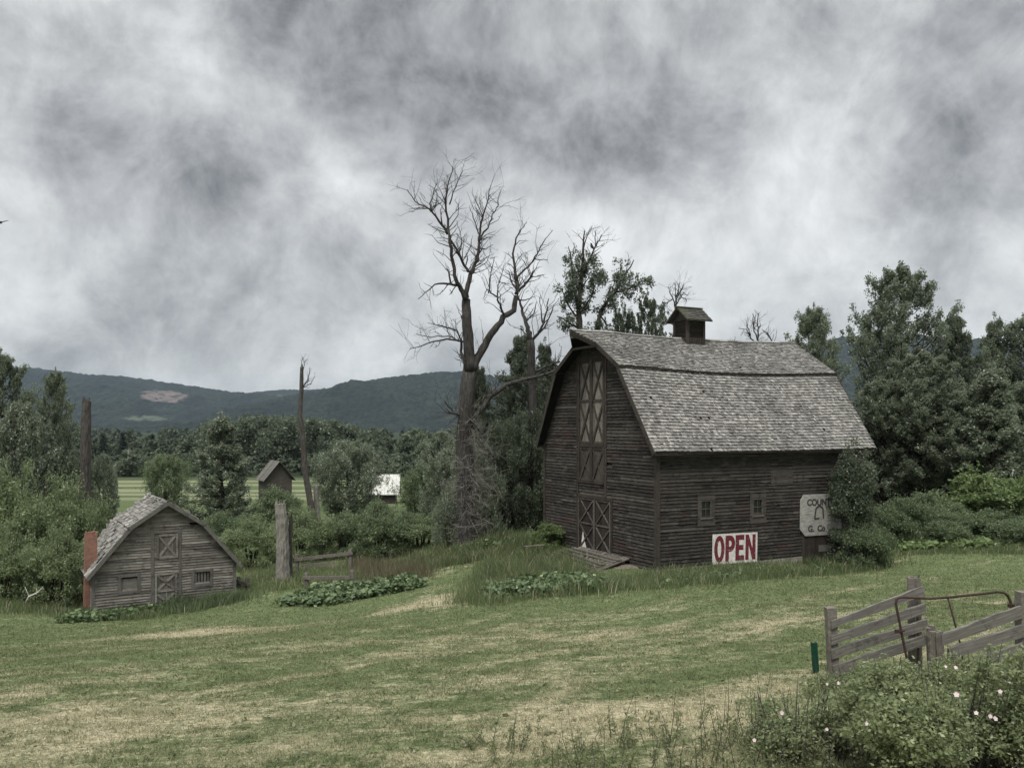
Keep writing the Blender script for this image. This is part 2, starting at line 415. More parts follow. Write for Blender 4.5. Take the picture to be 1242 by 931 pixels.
hill([(180,474),(270,476),(300,478),(325,475),(350,473),(380,473),(420,474),(560,475),(800,470)], 5200, 3000,
     hill_mat('far ridge forest', [(h3.x,h3.y,h3.z,60,8,(.07,.09,.06))]), 8, 'low far ridge behind the gap between the hills', 8)
hill([(300,500),(350,484),(385,473),(420,468),(450,462),(490,457),(530,453),(560,452),(600,457),(660,452),(760,440),(860,446),(930,440),(965,424),(1000,414),(1020,410),(1050,407),(1090,405),(1150,412),(1300,430),(1500,440)], 3300, 1700,
     hill_mat('near hill forest', []), 5, 'dark forested hill rising behind the dead tree and the barn')

# ------------------------------------------------------------------ foliage
def leaf_arrays(cent, rad, per, size, up=.5, flat=.75, aspect=.55, r=rng, out=None):
    cent = np.asarray(cent, float); K = len(cent)
    rad = np.broadcast_to(np.asarray(rad, float), (K,))
    n = K*per
    g = r.normal(size=(n,3)); g /= np.maximum(np.linalg.norm(g, axis=1, keepdims=True), 1e-6)
    g *= (r.random((n,1))**.45)
    pos = np.repeat(cent, per, 0)+g*np.repeat(rad, per)[:,None]*np.array([1,1,flat])
    nm = r.normal(size=(n,3))+np.array([0,0,up])*1.6+g*.8
    nm /= np.linalg.norm(nm, axis=1, keepdims=True)
    t = np.cross(nm, r.normal(size=(n,3))); t /= np.maximum(np.linalg.norm(t, axis=1, keepdims=True), 1e-6)
    b = np.cross(nm, t)
    L = size*(.55+.8*r.random((n,1))); W = L*aspect
    V = np.stack([pos-t*L/2, pos+b*W/2-nm*L*.06+t*L*.05, pos+t*L/2-nm*L*.1, pos-b*W/2-nm*L*.06+t*L*.05], 1).reshape(-1, 3)
    return V
def quads_of(V): return np.arange(len(V), dtype=np.int32).reshape(-1, 4)
def leaf_mesh(name, V): return np_mesh(name, V, quads_of(V))

def wander(a, b, n, amp, r, sag=0.0):
    a, b = np.asarray(a, float), np.asarray(b, float)
    L = np.linalg.norm(b-a); pts = [a+(b-a)*i/n for i in range(n+1)]
    for i in range(1, n+1):
        pts[i] = pts[i]+r.normal(size=3)*amp*L*(.35 if i == n else 1)+np.array([0,0,sag*L*math.sin(math.pi*i/n)])
    return pts
def tree_mesh(seed, H, W, tr, base, env, nl, per, size, cr, rise=.5, sub=5, upb=.5, lean=0, bare=False, start=0.0):
    """returns trunk MB and leaf vertices of a branching tree standing on the origin"""
    r = np.random.default_rng(seed); mb = MB(); cl = []; cs = []
    top = np.array([lean*H, r.normal()*.02*H, H*.95])
    tp = wander((0,0,-.4), top, 9, .008, r)
    mb.tube(tp, [tr*(1-.93*i/9)*(1.25 if i == 0 else 1) for i in range(10)], 8)
    for k in range(nl):
        t = (k+r.random()*.8)/nl; t = start+t*(1-start)
        hs = H*(base+(.93-base)*t*.96)
        u = hs/(H*.95)*9; i0 = min(int(u), 8); p0 = tp[i0]+(tp[i0+1]-tp[i0])*(u-i0)
        az = k*2.39996+r.normal()*.35; ln = W/2*env(t)*r.uniform(.72,1.12)
        dz = ln*(rise+r.normal()*.16)*(1.0-.25*t)
        p1 = p0+np.array([math.cos(az)*ln, math.sin(az)*ln, dz])
        lp = wander(p0, p1, 4, .045, r, -.05)
        rr = max(.02, tr*.42*(1-t*.7)*min(1, ln/(W*.35)))
        mb.tube(lp, [rr*(1-.85*i/4) for i in range(5)], 5, False)
        cl.append(lp[4]); cs.append(.8); cl.append((lp[3]+lp[4])/2); cs.append(.9)
        for j in range(sub):
            s = r.uniform(.3, .98); q = s*4; i1 = min(int(q), 3); a = lp[i1]+(lp[i1+1]-lp[i1])*(q-i1)
            d = (p1-p0)/max(np.linalg.norm(p1-p0), .01)+r.normal(size=3)*.75+np.array([0,0,.25]); d /= np.linalg.norm(d)
            l2 = (.22+.30*r.random())*max(ln, W*.14)
            b = a+d*l2
            mb.tube([a, (a+b)/2+r.normal(size=3)*l2*.06, b], [rr*.38, rr*.26, .012], 4, False)
            cl += [a+d*l2*.55, b]; cs += [1.0, .8]
    for t in np.linspace(.8, 1.0, 5):
        cl.append(top*t); cs.append(.8)
    V = None
    if not bare: V = leaf_arrays(cl, np.array(cs)*cr*(.6+.8*r.random(len(cl))), per, size, upb, 1.25, .6, r)
    return mb, V
def shrub_mesh(seed, W, H, nlob, ncl, per, size, cr, upb=.5, skirt=True):
    r = np.random.default_rng(seed); cl = []
    lobs = []
    for k in range(nlob):
        az = r.random()*6.283; rr = math.sqrt(r.random())*W*.33; zz = H*(.30+.42*r.random()*(1-.5*rr/(W*.33)))
        lobs.append((math.cos(az)*rr, math.sin(az)*rr, zz, W*r.uniform(.15,.25), H*r.uniform(.17,.30)))
    lobs.append((0,0,H*.62,W*.2,H*.36))
    for k in range(ncl):
        lx, ly, lz, lr, lh = lobs[k % len(lobs)]
        d = r.normal(size=3); d /= np.linalg.norm(d)
        if d[2] < -.2: d[2] *= -.6
        s = r.random()**.3
        cl.append((lx+d[0]*lr*s, ly+d[1]*lr*s, max(.1*H, lz+d[2]*lh*s)))
    if skirt:
        for k in range(ncl//5):
            az = r.random()*6.283; q = .3+.16*r.random()
            cl.append((math.cos(az)*W*q, math.sin(az)*W*q, H*(.05+.2*r.random())))
    V = leaf_arrays(cl, cr*(.7+.6*r.random(len(cl))), per, size, upb, .8, .55, r)
    mb = MB()
    for k in range(9):
        az = r.random()*6.283; q = W*.26*r.random()
        mb.tube([(math.cos(az)*q*.2, math.sin(az)*q*.2, -.2), (math.cos(az)*q*.6, math.sin(az)*q*.6, H*.4), (math.cos(az)*q*1.2, math.sin(az)*q*1.2, H*.82)], [.035*H/2.5, .025*H/2.5, .008], 5, False)
    return mb, V
def conifer_mesh(seed, H, W, per, size):
    r = np.random.default_rng(seed); mb = MB(); cl = []; cs = []
    mb.tube([(0,0,-.3),(0,0,H*.5),(0,0,H*.98)], [H*.016,H*.01,.02], 6)
    h = H*.08
    while h < H*.97:
        rr = W/2*(1-h/H)**.85+.15
        for k in range(7):
            az = r.random()*6.283; q = rr*r.uniform(.7,1.1)
            for s in (.35,.65,1.0): cl.append((math.cos(az)*q*s, math.sin(az)*q*s, h-q*s*.22)); cs.append(.5+.3*(1-s))
        h += H*.045
    cl.append((0,0,H*.98)); cs.append(.3)
    return mb, leaf_arrays(cl, np.array(cs)*W*.14, per, size, .3, .5, .4, r)
PROTO = {}
def register(key, mbV, bm, lm, names):
    mb, V = mbV
    zz = V[:,2]; 
    PROTO[key] = (mb.mesh(names[0], True), leaf_mesh(names[1], V), M[bm], M[lm], float(np.percentile(zz, 99.6)), float(np.percentile(np.abs(V[:,:2]), 98.8)*2), names)
def plant(name, key, px, d, top, wpx, label, cat, rot=None, group=None, leafmat=None, sink=0.0, x=None):
    bm_, lm_, bmat, lmat, H0, W0, names = PROTO[key]
    X = (px-CX)/F*d; z = z1(X, d)-sink
    H = EYE+(HZ-top)/F*d-z; W = wpx/F*d*(1.14 if group and 'right' in group else 1.0)
    root = empty(name, (X, d, z), rnd.uniform(0, 6.28) if rot is None else rot, label, cat, group)
    sx, sz = W/W0, H/H0
    for nm, me, mm in ((names[0], bm_, bmat), (names[1], lm_, lmat)):
        o = link(nm, me, mm, root); o.scale = (sx, sx, sz)
        if leafmat and nm == names[1]:
            o.material_slots[0].link = 'OBJECT'; o.material_slots[0].material = M[leafmat]
    return root
TN, SN = ('trunk', 'crown'), ('stems', 'foliage')
e_round = lambda t: math.sin(math.pi*min(1, .12+t*.86))**.7
e_cone = lambda t: (1-t)**.75*.95+.1
e_spire = lambda t: (.5+.5*math.sin(math.pi*(t*.7+.18)))*(1-t**1.7*.86)
e_oval = lambda t: (.55+.45*math.sin(math.pi*(t*.8+.12)))*(1-t**3*.72)
register('cotton', tree_mesh(21, 20, 9.5, .38, .10, e_oval, 90, 46, .185, .40, .95, 7), 'bark_live', 'leaf_cotton', TN)
register('cotton_dark', tree_mesh(22, 18, 8, .34, .08, e_spire, 84, 38, .185, .36, 1.0, 6), 'bark_live', 'leaf_dark', TN)
register('cotton_thin', tree_mesh(23, 17, 8, .3, .2, e_oval, 54, 22, .19, .26, 1.15, 7), 'bark_live', 'leaf_dark', TN)
register('poplar', tree_mesh(24, 12, 5, .2, .05, e_cone, 76, 40, .16, .32, .40, 6), 'bark_live', 'leaf_light', TN)
register('silver', tree_mesh(25, 9, 6.5, .18, .03, e_oval, 74, 40, .16, .40, .6, 6), 'bark_live', 'leaf_light', TN)
register('round', tree_mesh(26, 7, 6.5, .18, .03, e_round, 70, 42, .15, .40, .5, 6), 'bark_live', 'leaf_shrub', TN)
register('willow', shrub_mesh(31, 5, 4, 14, 420, 60, .11, .34), 'bark_live', 'leaf_willow', SN)
register('shrub', shrub_mesh(32, 4, 2.8, 13, 380, 55, .10, .29), 'bark_live', 'leaf_shrub', SN)
register('shrub_wide', shrub_mesh(33, 5, 2.6, 16, 420, 55, .11, .31), 'bark_live', 'leaf_shrub', SN)
register('bright', shrub_mesh(34, 4, 3.2, 14, 320, 36, .15, .28, .8), 'bark_live', 'leaf_bright', SN)
register('column', shrub_mesh(35, 2.4, 5.6, 18, 480, 55, .10, .30), 'bark_live', 'leaf_shrub', SN)
register('fir', conifer_mesh(36, 14, 5, 26, .5), 'bark_live', 'leaf_fir', TN)

# right-hand wood
W_ = 'trees of the wood right of the barn'
plant('cottonwood_tree', 'cotton', 1095, 60, 327, 108, 'tallest tree, a spreading cottonwood standing clear above the wood right of the barn', 'tree', 1.0, W_)
plant('cottonwood_tree', 'cotton', 988, 58, 376, 70, 'dark tree peeking over the right end of the barn roof', 'tree', 2.0, W_)
plant('cottonwood_tree', 'cotton_dark', 1162, 62, 384, 66, 'dark tree just right of the tallest cottonwood, its top well below it', 'tree', 3.1, W_)
plant('cottonwood_tree', 'cotton_dark', 1202, 64, 391, 62, 'dark narrow treetop behind the pale young poplar', 'tree', .4, W_, 'leaf_cotton')
plant('cottonwood_tree', 'cotton', 1240, 63, 388, 80, 'dark tree at the far right edge of the wood', 'tree', 4.4, W_)
plant('cottonwood_tree', 'cotton', 1300, 60, 380, 100, 'tall tree mostly out of frame past the far right of the wood', 'tree', 5.2, W_, 'leaf_dark')
plant('cottonwood_tree', 'cotton', 1070, 55, 462, 92, 'bushy green tree between the barn eave and the tallest cottonwood', 'tree', 2.6, W_)
plant('cottonwood_tree', 'cotton', 1122, 54, 430, 104, 'leafy lower tree directly in front of the tallest cottonwood', 'tree', .9, W_)
plant('cottonwood_tree', 'cotton', 1165, 53, 474, 96, 'mid green tree left beside the pale young poplar', 'tree', 3.7, W_)
plant('poplar_tree', 'poplar', 1208, 51, 450, 92, 'pale silvery young poplar with a pointed top in front of the dark wood', 'tree', 1.7, W_)
plant('cottonwood_tree', 'cotton', 1250, 54, 462, 86, 'dark tree filling the gap right of the pale young poplar', 'tree', 2.2, W_)
for px, d, top, w, lab in ((1075,62,560,130,'dark undergrowth shrub below the trees right of the barn end'),(1150,64,565,130,'dark undergrowth shrub below the middle of the right wood'),(1230,62,560,130,'dark undergrowth shrub below the right end of the wood'),
        (630,60,590,110,'dark undergrowth shrub behind the dead trees left of the barn'),(690,62,600,90,'dark undergrowth shrub tucked behind the barn gable')):
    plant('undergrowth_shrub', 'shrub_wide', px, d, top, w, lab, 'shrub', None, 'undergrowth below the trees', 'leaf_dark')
HR = 'shrubs along the back of the lawn right of the barn'
for px, d, top, w, key, lab in ((1088,44.5,604,66,'shrub','dull green shrub first in the hedgerow right of the barn bush'),
        (1128,45.5,598,78,'shrub','broad dark shrub second along the hedgerow, below the tallest cottonwood'),
        (1186,47,573,96,'bright','bright yellow green bush crowning the middle of the hedgerow'),
        (1228,46,594,60,'shrub','dark gap filling shrub right of the bright hedgerow bush'),
        (1252,45,572,44,'bright','bright upright bush cut by the right picture edge'),
        (1152,43.4,622,62,'shrub_wide','low dark shrub at the hedgerow foot before the bright bush'),
        (1208,43.2,620,76,'shrub_wide','wide low shrub with dark hollows at the right hedgerow foot'),
        (1262,43,622,60,'shrub','low shrub at the hedgerow foot by the right edge')):
    plant('hedge_shrub', key, px, d, top, w, lab, 'shrub', None, HR)
plant('barn_bush', 'column', 1038, 39.6, 544, 60, 'tall leafy bush growing against the right end of the barn wall beside the faded sign', 'shrub', .5, None, 'leaf_dark')
plant('barn_bush', 'shrub', 1048, 39.0, 628, 64, 'dark low shrub at the foot of the tall bush by the barn end', 'shrub', 2.5)
plant('barn_bush', 'bright', 664, 43.0, 634, 44, 'bright green bush against the left edge of the barn gable', 'shrub', .5)

# behind the barn
plant('leafy_tree', 'cotton_thin', 787, 60, 357, 74, 'thin leafed tree showing above the barn roof left of the cupola', 'tree', 2.2)
plant('leafy_tree', 'cotton_thin', 754, 60, 372, 60, 'low thin leafed tree between the half dead tree and the cupola', 'tree', 3.3)
plant('leafy_tree', 'cotton_dark', 628, 55, 408, 84, 'dark leafy tree behind the two dead trees left of the barn', 'tree', 1.1)
plant('leafy_tree', 'cotton_dark', 664, 57, 420, 64, 'dark leafy tree half hidden by the left slope of the barn roof', 'tree', 4.0)
plant('leafy_tree', 'cotton_dark', 584, 53, 446, 62, 'dark slender tree right behind the big dead trunk', 'tree', 5.0)
plant('leafy_tree', 'round', 640, 50, 500, 86, 'dense low dark tree filling the space between the dead trunk and the barn', 'tree', .3, None, 'leaf_dark')
plant('leafy_tree', 'round', 600, 51, 530, 80, 'dense dark bushy tree close right of the big dead trunk', 'tree', 1.9, None, 'leaf_dark')
plant('trunk_shrub', 'shrub', 590, 46.6, 566, 50, 'loose green growth wrapped round the right side of the big dead trunk', 'shrub', 1.1, None, 'leaf_cotton')
plant('trunk_shrub', 'shrub', 546, 47.5, 590, 44, 'loose green growth at the left foot of the big dead trunk', 'shrub', 2.1, None, 'leaf_cotton')
plant('leafy_tree', 'silver', 545, 62, 545, 62, 'silvery green tree just left of the big dead trunk', 'tree', 1.4)

# left side
plant('leafy_tree', 'cotton', 2, 52, 430, 84, 'dark tree at the left picture edge with a ragged bare top', 'tree', 1.2)
plant('leafy_tree', 'cotton', 68, 56, 453, 52, 'dark columnar tree left of the tall broken pole', 'tree', 2.8)
plant('leafy_tree', 'silver', 26, 47, 492, 90, 'greyish tree in front of the dark tree at the left edge', 'tree', .8)
plant('leafy_tree', 'silver', 126, 58, 552, 40, 'light green tree right behind the tall broken pole', 'tree', 2.3)
plant('leafy_tree', 'poplar', 270, 72, 507, 84, 'silver green tree behind the small shed, tallest in the meadow', 'tree', 3.0)
plant('leafy_tree', 'round', 202, 84, 552, 54, 'round mid green tree rising behind the small shed roof', 'tree', 4.1)
plant('leafy_tree', 'round', 424, 80, 535, 84, 'round greyish tree partly covering the white roofed hut', 'tree', 4.6, None, 'leaf_light')
plant('leafy_tree', 'round', 514, 68, 566, 62, 'rounded dark green bush tree left of the big dead tree', 'tree', 1.5)
plant('leafy_tree', 'silver', 535, 90, 524, 62, 'pale tree beyond the rounded dark bush tree', 'tree', 5.5)
WL = 'willow thicket left of the small shed'
for px, d, top, w, lab in ((18,43,566,112,'largest light green willow at the upper left of the thicket'),(76,45,580,90,'light willow just below the tall broken pole'),
        (118,47,606,64,'willow directly behind the brick chimney'),(4,39.5,636,86,'darker willow low at the left picture edge'),
        (70,40,640,84,'low willow left of the brick chimney, above the bleached branch'),(-30,44,590,90,'willow mostly outside the left edge'),(158,50,624,60,'willow showing just above the shed roof left slope')):
    plant('willow_bush', 'willow', px, d, top, w, lab, 'shrub', None, WL)
MR = 'shrubs in the row across the meadow edge'
for px, d, top, w, key, lab in ((304,51,626,74,'willow','light green shrub between the small shed and the pale stump'),
        (366,54,618,80,'willow','shrub just right of the pale stump'),(418,55,622,74,'shrub','mid green shrub behind the rail fences'),
        (462,53,610,84,'shrub','darkest and tallest shrub of the meadow row'),(512,53,624,82,'willow','light shrub at the row end near the dead tree'),
        (330,70,592,76,'shrub_wide','dark shrub in front of the grey gabled hut'),(262,58,622,70,'shrub','dark shrub behind the right roof slope of the small shed'),
        (552,56,600,50,'shrub','shrub touching the left side of the big dead trunk')):
    plant('meadow_shrub', key, px, d, top, w, lab, 'shrub', None, MR)
# conifers and wood in the valley
for px, d, top, w, lab in ((125,330,527,15,'small dark fir left most of the three valley firs'),(149,340,524,14,'small dark fir in the middle of the three valley firs'),(185,350,527,15,'small dark fir right most of the three valley firs')):
    plant('fir_tree', 'fir', px, d, top, w, lab, 'tree', None, 'firs in the far valley wood')
def far_woods():
    r = np.random.default_rng(77); out = []
    prof_x = [-200,100,140,200,235,260,300,400,440,480,540,600,900,1000,1400]; prof_y = [536,545,548,540,524,504,502,507,516,520,516,520,520,500,500]
    for k in range(700):
        px = r.uniform(-150, 1350) if k < 640 else r.uniform(236, 430)
        layer = r.random() if k < 640 else .3
        d = r.uniform(190, 215) if layer < .16 else (r.uniform(230, 330) if layer < .42 else r.uniform(350, 1500))
        top = np.interp(px, prof_x, prof_y)
        if layer < .16: top = 566-r.random()*22
        elif layer < .42: top = top+r.random()*12
        else: top = 529-r.random()*11
        X = (px-CX)/F*d; z = z1(X, d); H = EYE+(HZ-top)/F*d-z; W = max(7, H*r.uniform(.6, 1.0))
        ncl = 46 if d < 350 else 26
        t = r.random(ncl)**.8; az = r.random(ncl)*6.283; q = np.sqrt(r.random(ncl))
        rr = W/2*(.5+.5*np.sin(np.pi*(t*.85+.1)))*(1-.65*t**3)
        cl = np.stack([X+np.cos(az)*rr*q, d+np.sin(az)*rr*q, z+H*(.04+.92*t)], 1)
        out.append(leaf_arrays(cl, H*.13, 26 if d < 350 else 14, .75*d/240, .5, .8, .7, r))
    for k in range(90):
        px = r.uniform(60, 245); d = r.uniform(300, 700); top = r.uniform(532, 548); X = (px-CX)/F*d; z = z1(X, d); H = EYE+(HZ-top)/F*d-z+1; W = max(8, H*r.uniform(.6,1))
        t = r.random(30)**.8; az = r.random(30)*6.283; q = np.sqrt(r.random(30)); rr = W/2*(1-.6*t**2)
        out.append(leaf_arrays(np.stack([X+np.cos(az)*rr*q, d+np.sin(az)*rr*q, z+H*(.04+.92*t)], 1), H*.14, 18, .75*d/240, .5, .8, .7, r))
    o = link('distant_woods', leaf_mesh('distant_woods', np.concatenate(out)), M['leaf_far']); tag(o, 'dark green wood across the valley floor below the hills', 'woods', kind='stuff')
far_woods()

# ------------------------------------------------------------------ dead and half dead trees, traced limb by limb
def guided(limbs, d, seed, twig=1.0, tw_len=1.3, tw_n=1.6, spread=.5, minr=.018):
    """limbs: (list of photo px points, start radius px, end radius px, depth drift m). Returns a bark MB and points along the fine wood"""
    r = np.random.default_rng(seed); mb = MB(); pts = []
    for pl, r0, r1, drift in limbs:
        n = len(pl); path = []; k0 = d/F
        for i, (a, b) in enumerate(pl):
            path.append(np.array(P(a, b, d))+np.array([0, drift*(i/(n-1))+(r.normal()*.12 if i else 0), 0]))
        fine = []
        for i in range(n-1):
            for s in range(3): fine.append(path[i]+(path[i+1]-path[i])*s/3+r.normal(size=3)*.025)
        fine.append(path[-1]); m = len(fine)
        rad = [max(minr, (r0+(r1-r0)*i/(m-1))*k0) for i in range(m)]
        mb.tube(fine, rad, 8 if r0 > 4 else 6, True, .06)
        if twig <= 0: continue
        for i in range(1, m):
            L = np.linalg.norm(fine[i]-fine[i-1]); thin = rad[i] < 3.0*k0
            cnt = r.poisson(L*tw_n*(1.6 if thin else .6)*twig)
            dirn = (fine[i]-fine[i-1])/max(L, 1e-3)
            for _ in range(cnt):
                a = fine[i-1]+(fine[i]-fine[i-1])*r.random()
                v = r.normal(size=3)*np.array([1,1,.7]); v = v-dirn*v.dot(dirn); v /= np.linalg.norm(v)
                dv = v*.8+dirn*.55+np.array([0,0,.25]); dv /= np.linalg.norm(dv)
                ln = tw_len*r.uniform(.4,1.3)
                b = a+dv*ln; mid = (a+b)/2+r.normal(size=3)*ln*.09
                tr_ = min(rad[i]*.55, .034)
                mb.tube([a, mid, b], [tr_, tr_*.65, minr*.45], 4, False); pts += [mid, b]
                for j in range(r.integers(1, 4)):
                    s = r.uniform(.35, 1); c0 = a+(b-a)*s; e = dv+r.normal(size=3)*spread+np.array([0,0,.1]); e /= np.linalg.norm(e)
                    c1 = c0+e*ln*r.uniform(.25,.6)
                    mb.tube([c0, (c0+c1)/2+r.normal(size=3)*ln*.04, c1], [tr_*.5, tr_*.38, minr*.35], 3, False); pts.append(c1)
    return mb, pts
def zz(l): return [(480+x/3.58, 200+y/3.58) for x, y in l]
big = [([(568,668),(567,640),(565,580),(563,530),(566,485),(569,450)], 12.5, 8.5, 0),
       (zz([(320,895),(318,780),(308,660),(305,580)]), 7.5, 5, .2),
       (zz([(305,585),(285,540),(265,515),(250,430),(240,350),(228,280),(222,180),(232,115),(255,30)]), 4.6, .6, -1.2),
       (zz([(228,300),(190,245),(150,205),(90,175),(60,130)]), 2.3, .5, -1.0),
       (zz([(152,200),(150,165),(165,100),(175,40)]), 1.5, .4, .8),
       (zz([(265,520),(225,522),(190,525),(150,555),(110,600)]), 2.2, .5, -1.5),
       (zz([(236,521),(232,465)]), 1.7, 1.3, 0),
       (zz([(305,580),(312,520),(325,470),(345,420),(362,370),(360,300),(370,230),(388,160),(412,60)]), 4.6, .6, 1.2),
       (zz([(320,465),(290,420),(265,370),(232,315)]), 2.4, 1.6, -.4),
       (zz([(362,330),(375,300),(400,270),(420,210),(445,160),(450,100)]), 2.1, .4, 1.0),
       (zz([(362,365),(390,362),(420,335)]), 1.2, .4, .7),
       (zz([(232,170),(260,100),(295,45)]), 1.3, .4, -.6),
       (zz([(262,380),(285,360),(285,310),(262,230)]), 1.2, .4, .6),
       (zz([(360,300),(340,240),(322,190)]), 1.0, .3, -.8),
       (zz([(330,890),(350,850),(385,780),(430,710),(470,660),(512,625),(524,560)]), 5.4, 2.9, .6),
       (zz([(524,560),(526,500),(515,460),(510,380),(520,310),(545,270),(570,235)]), 2.9, .5, .8),
       (zz([(520,560),(555,525),(575,510),(592,480)]), 2.6, 1.6, -.6),
       (zz([(524,495),(560,455),(600,412),(620,365),(650,315),(685,270)]), 2.0, .4, .6),
       (zz([(600,412),(630,410),(662,402)]), 1.0, .4, .5),
       (zz([(470,655),(455,610),(440,580),(415,560),(398,555),(383,590)]), 2.0, .5, -1.0),
       (zz([(405,556),(408,500),(420,450),(432,410)]), 1.3, .4, -.6),
       (zz([(440,580),(445,520),(460,470),(470,430)]), 1.1, .4, .5),
       (zz([(525,540),(505,500),(488,455)]), 1.3, .6, .5),
       (zz([(318,890),(297,850),(283,810),(288,770),(270,765),(200,765),(120,790),(70,805)]), 3.2, .5, -1.2),
       (zz([(288,770),(265,720),(220,700),(170,690),(135,680)]), 1.6, .4, .6),
       (zz([(280,765),(230,745),(160,750),(95,740)]), 1.2, .4, -.8),
       (zz([(300,680),(285,655)]), 2.0, 2.2, .3),
       (zz([(340,830),(380,770),(375,715)]), 1.0, .6, .3),
       ([(570,516),(580,500),(595,481),(614,466),(646,457),(668,450),(684,442)], 5.2, 2.2, 1.5),
       ([(566,506),(553,502),(541,499)], 3.4, 1.2, -.8), ([(552,502),(545,494),(540,486)], 1.6, .6, -.4),
       ([(595,481),(600,470),(603,452)], 1.8, .5, .5)]
root = empty('dead_tree', P(568,662,46), 0, 'tallest bare dead tree with a forked trunk left of the barn', 'tree')
off = Vector(root.location)
def shift(mb, o): mb.v = [(x-o.x, y-o.y, z-o.z) for x, y, z in mb.v]; return mb
mb, _ = guided(big[:1]+big[1:2]+big[14:15], 46, 1, 0); shift(mb, off).build('trunk', M['bark_dead'], root, True)
mb, _ = guided([(a_, b_*.74, c_*.75, d_) for a_, b_, c_, d_ in big[2:14]+big[15:]], 46, 2, 1.15, 1.25, 2.4, .6, .012); shift(mb, off).build('branches', M['bark_dead'], root, True)
# grey tangle of dead twigs hanging round the lower trunk
r_ = np.random.default_rng(5); mb = MB()
for k in range(300):
    hgt = r_.choice([r_.uniform(560, 640), r_.uniform(500, 655)]); a = np.array(P(568+r_.uniform(-6,6), hgt, 46-r_.uniform(-.3,.5))); sx = 1 if r_.random() < .74 else -1
    ln = r_.uniform(.4, 2.6)*(1 if sx > 0 else .6); dv = np.array([sx*r_.uniform(.25,1), r_.uniform(-.8,.4), r_.normal()*.65-.15]); dv /= np.linalg.norm(dv); e = a+dv*ln
    mid = (a+e)/2+r_.normal(size=3)*.16*ln
    mb.tube([a, (a+mid)/2+r_.normal(size=3)*.05, mid, e], [.012,.010,.008,.004], 3, False)
    for j in range(4):
        q = r_.uniform(.3,1); c = a+(e-a)*q+r_.normal(size=3)*.03; f = r_.normal(size=3)*.35; mb.tube([c, c+f*.5+r_.normal(size=3)*.04, c+f], [.006,.005,.003], 3, False)
shift(mb, off).build('dead_twigs', M['bark_grey'], root)

sec = [([(650,655),(649,600),(647,520),(645,440),(644,412)], 6, 4, 0),
       (zz([(587,762),(575,715),(565,680),(552,630),(538,585),(525,545)]), 3.4, .8, .5), (zz([(525,545),(515,500),(500,470)]), .9, .4, .2),
       (zz([(590,758),(620,735),(640,690),(655,630),(662,585)]), 2.0, .5, -.6), (zz([(600,752),(645,705),(672,650),(690,600)]), 1.5, .4, .5),
       (zz([(565,680),(600,640),(612,590)]), 1.2, .4, .5), (zz([(640,690),(632,640),(625,570)]), 1.1, .3, .3), (zz([(540,590),(575,580),(605,570)]), .9, .3, .3),
       (zz([(600,895),(640,880),(715,850)]), 2.2, 1.2, .6), (zz([(605,840),(650,800),(680,770)]), 1.2, .4, .5)]
root = empty('dead_tree', P(650,655,50), 0, 'slimmer bare dead tree between the big dead tree and the barn', 'tree'); off = Vector(root.location)
mb, _ = guided(sec[:1], 50, 3, 0); shift(mb, off).build('trunk', M['bark_dead'], root, True)
mb, _ = guided(sec[1:], 50, 4, 1.0, 1.2, 1.6); shift(mb, off).build('branches', M['bark_dead'], root, True)

hd = [([(706,560),(705,470),(703,399),(702,370),(706,326),(707,302),(709,280)], 5.5, .6, 0), ([(722,430),(724,399),(729,375),(747,354),(763,326),(771,312)], 3.2, .5, .8),
      ([(704,340),(716,313),(724,296),(728,288)], 1.5, .4, -.5), ([(702,372),(695,342),(694,310),(690,296)], 1.8, .4, .6), ([(708,300),(713,285),(719,272)], .8, .3, .3),
      ([(762,330),(748,338),(736,344)], 1.0, .4, -.4), ([(703,390),(690,372),(680,352)], 1.5, .5, -.6), ([(729,376),(740,360),(745,342)], 1.2, .4, -.6), ([(724,300),(722,282),(723,277)], .6, .3, .2),
      ([(747,354),(760,352),(772,342)], 1.2, .4, .4), ([(704,400),(690,392),(675,385)], 1.6, .5, -.5), ([(703,380),(716,362),(722,345)], 1.4, .4, -.8), ([(694,310),(696,300),(696,294)], .6, .3, 0),
      ([(728,380),(735,392),(748,396)], 1.4, .5, .4), ([(704,350),(712,340),(718,326)], 1.2, .4, .8)]
root = empty('half_dead_tree', P(706,650,56), 0, 'half dead tree behind the barn peak with bare tips above its leaves', 'tree'); off = Vector(root.location)
mb, pts = guided([([(706,655),(706,560)], 6, 5.5, 0)]+hd, 56, 6, .9, 1.0, 1.5); shift(mb, off).build('trunk', M['bark_live'], root, True)
pts = np.array(pts); pz = P(0, 318, 56).z
pts = pts[(pts[:,2] < pz+rng.normal(size=len(pts))*.5)]
V = leaf_arrays(pts, .17+.2*rng.random(len(pts)), 40, .17, .4, 1.6, .45)-np.array(off); link('crown', leaf_mesh('crown', V), M['leaf_dark'], root)
def zb(l): return [(660+x/6.2, 270+y/6.2) for x, y in l]
def zr(l): return [(790+x/7.3, 360+y/7.3) for x, y in l]
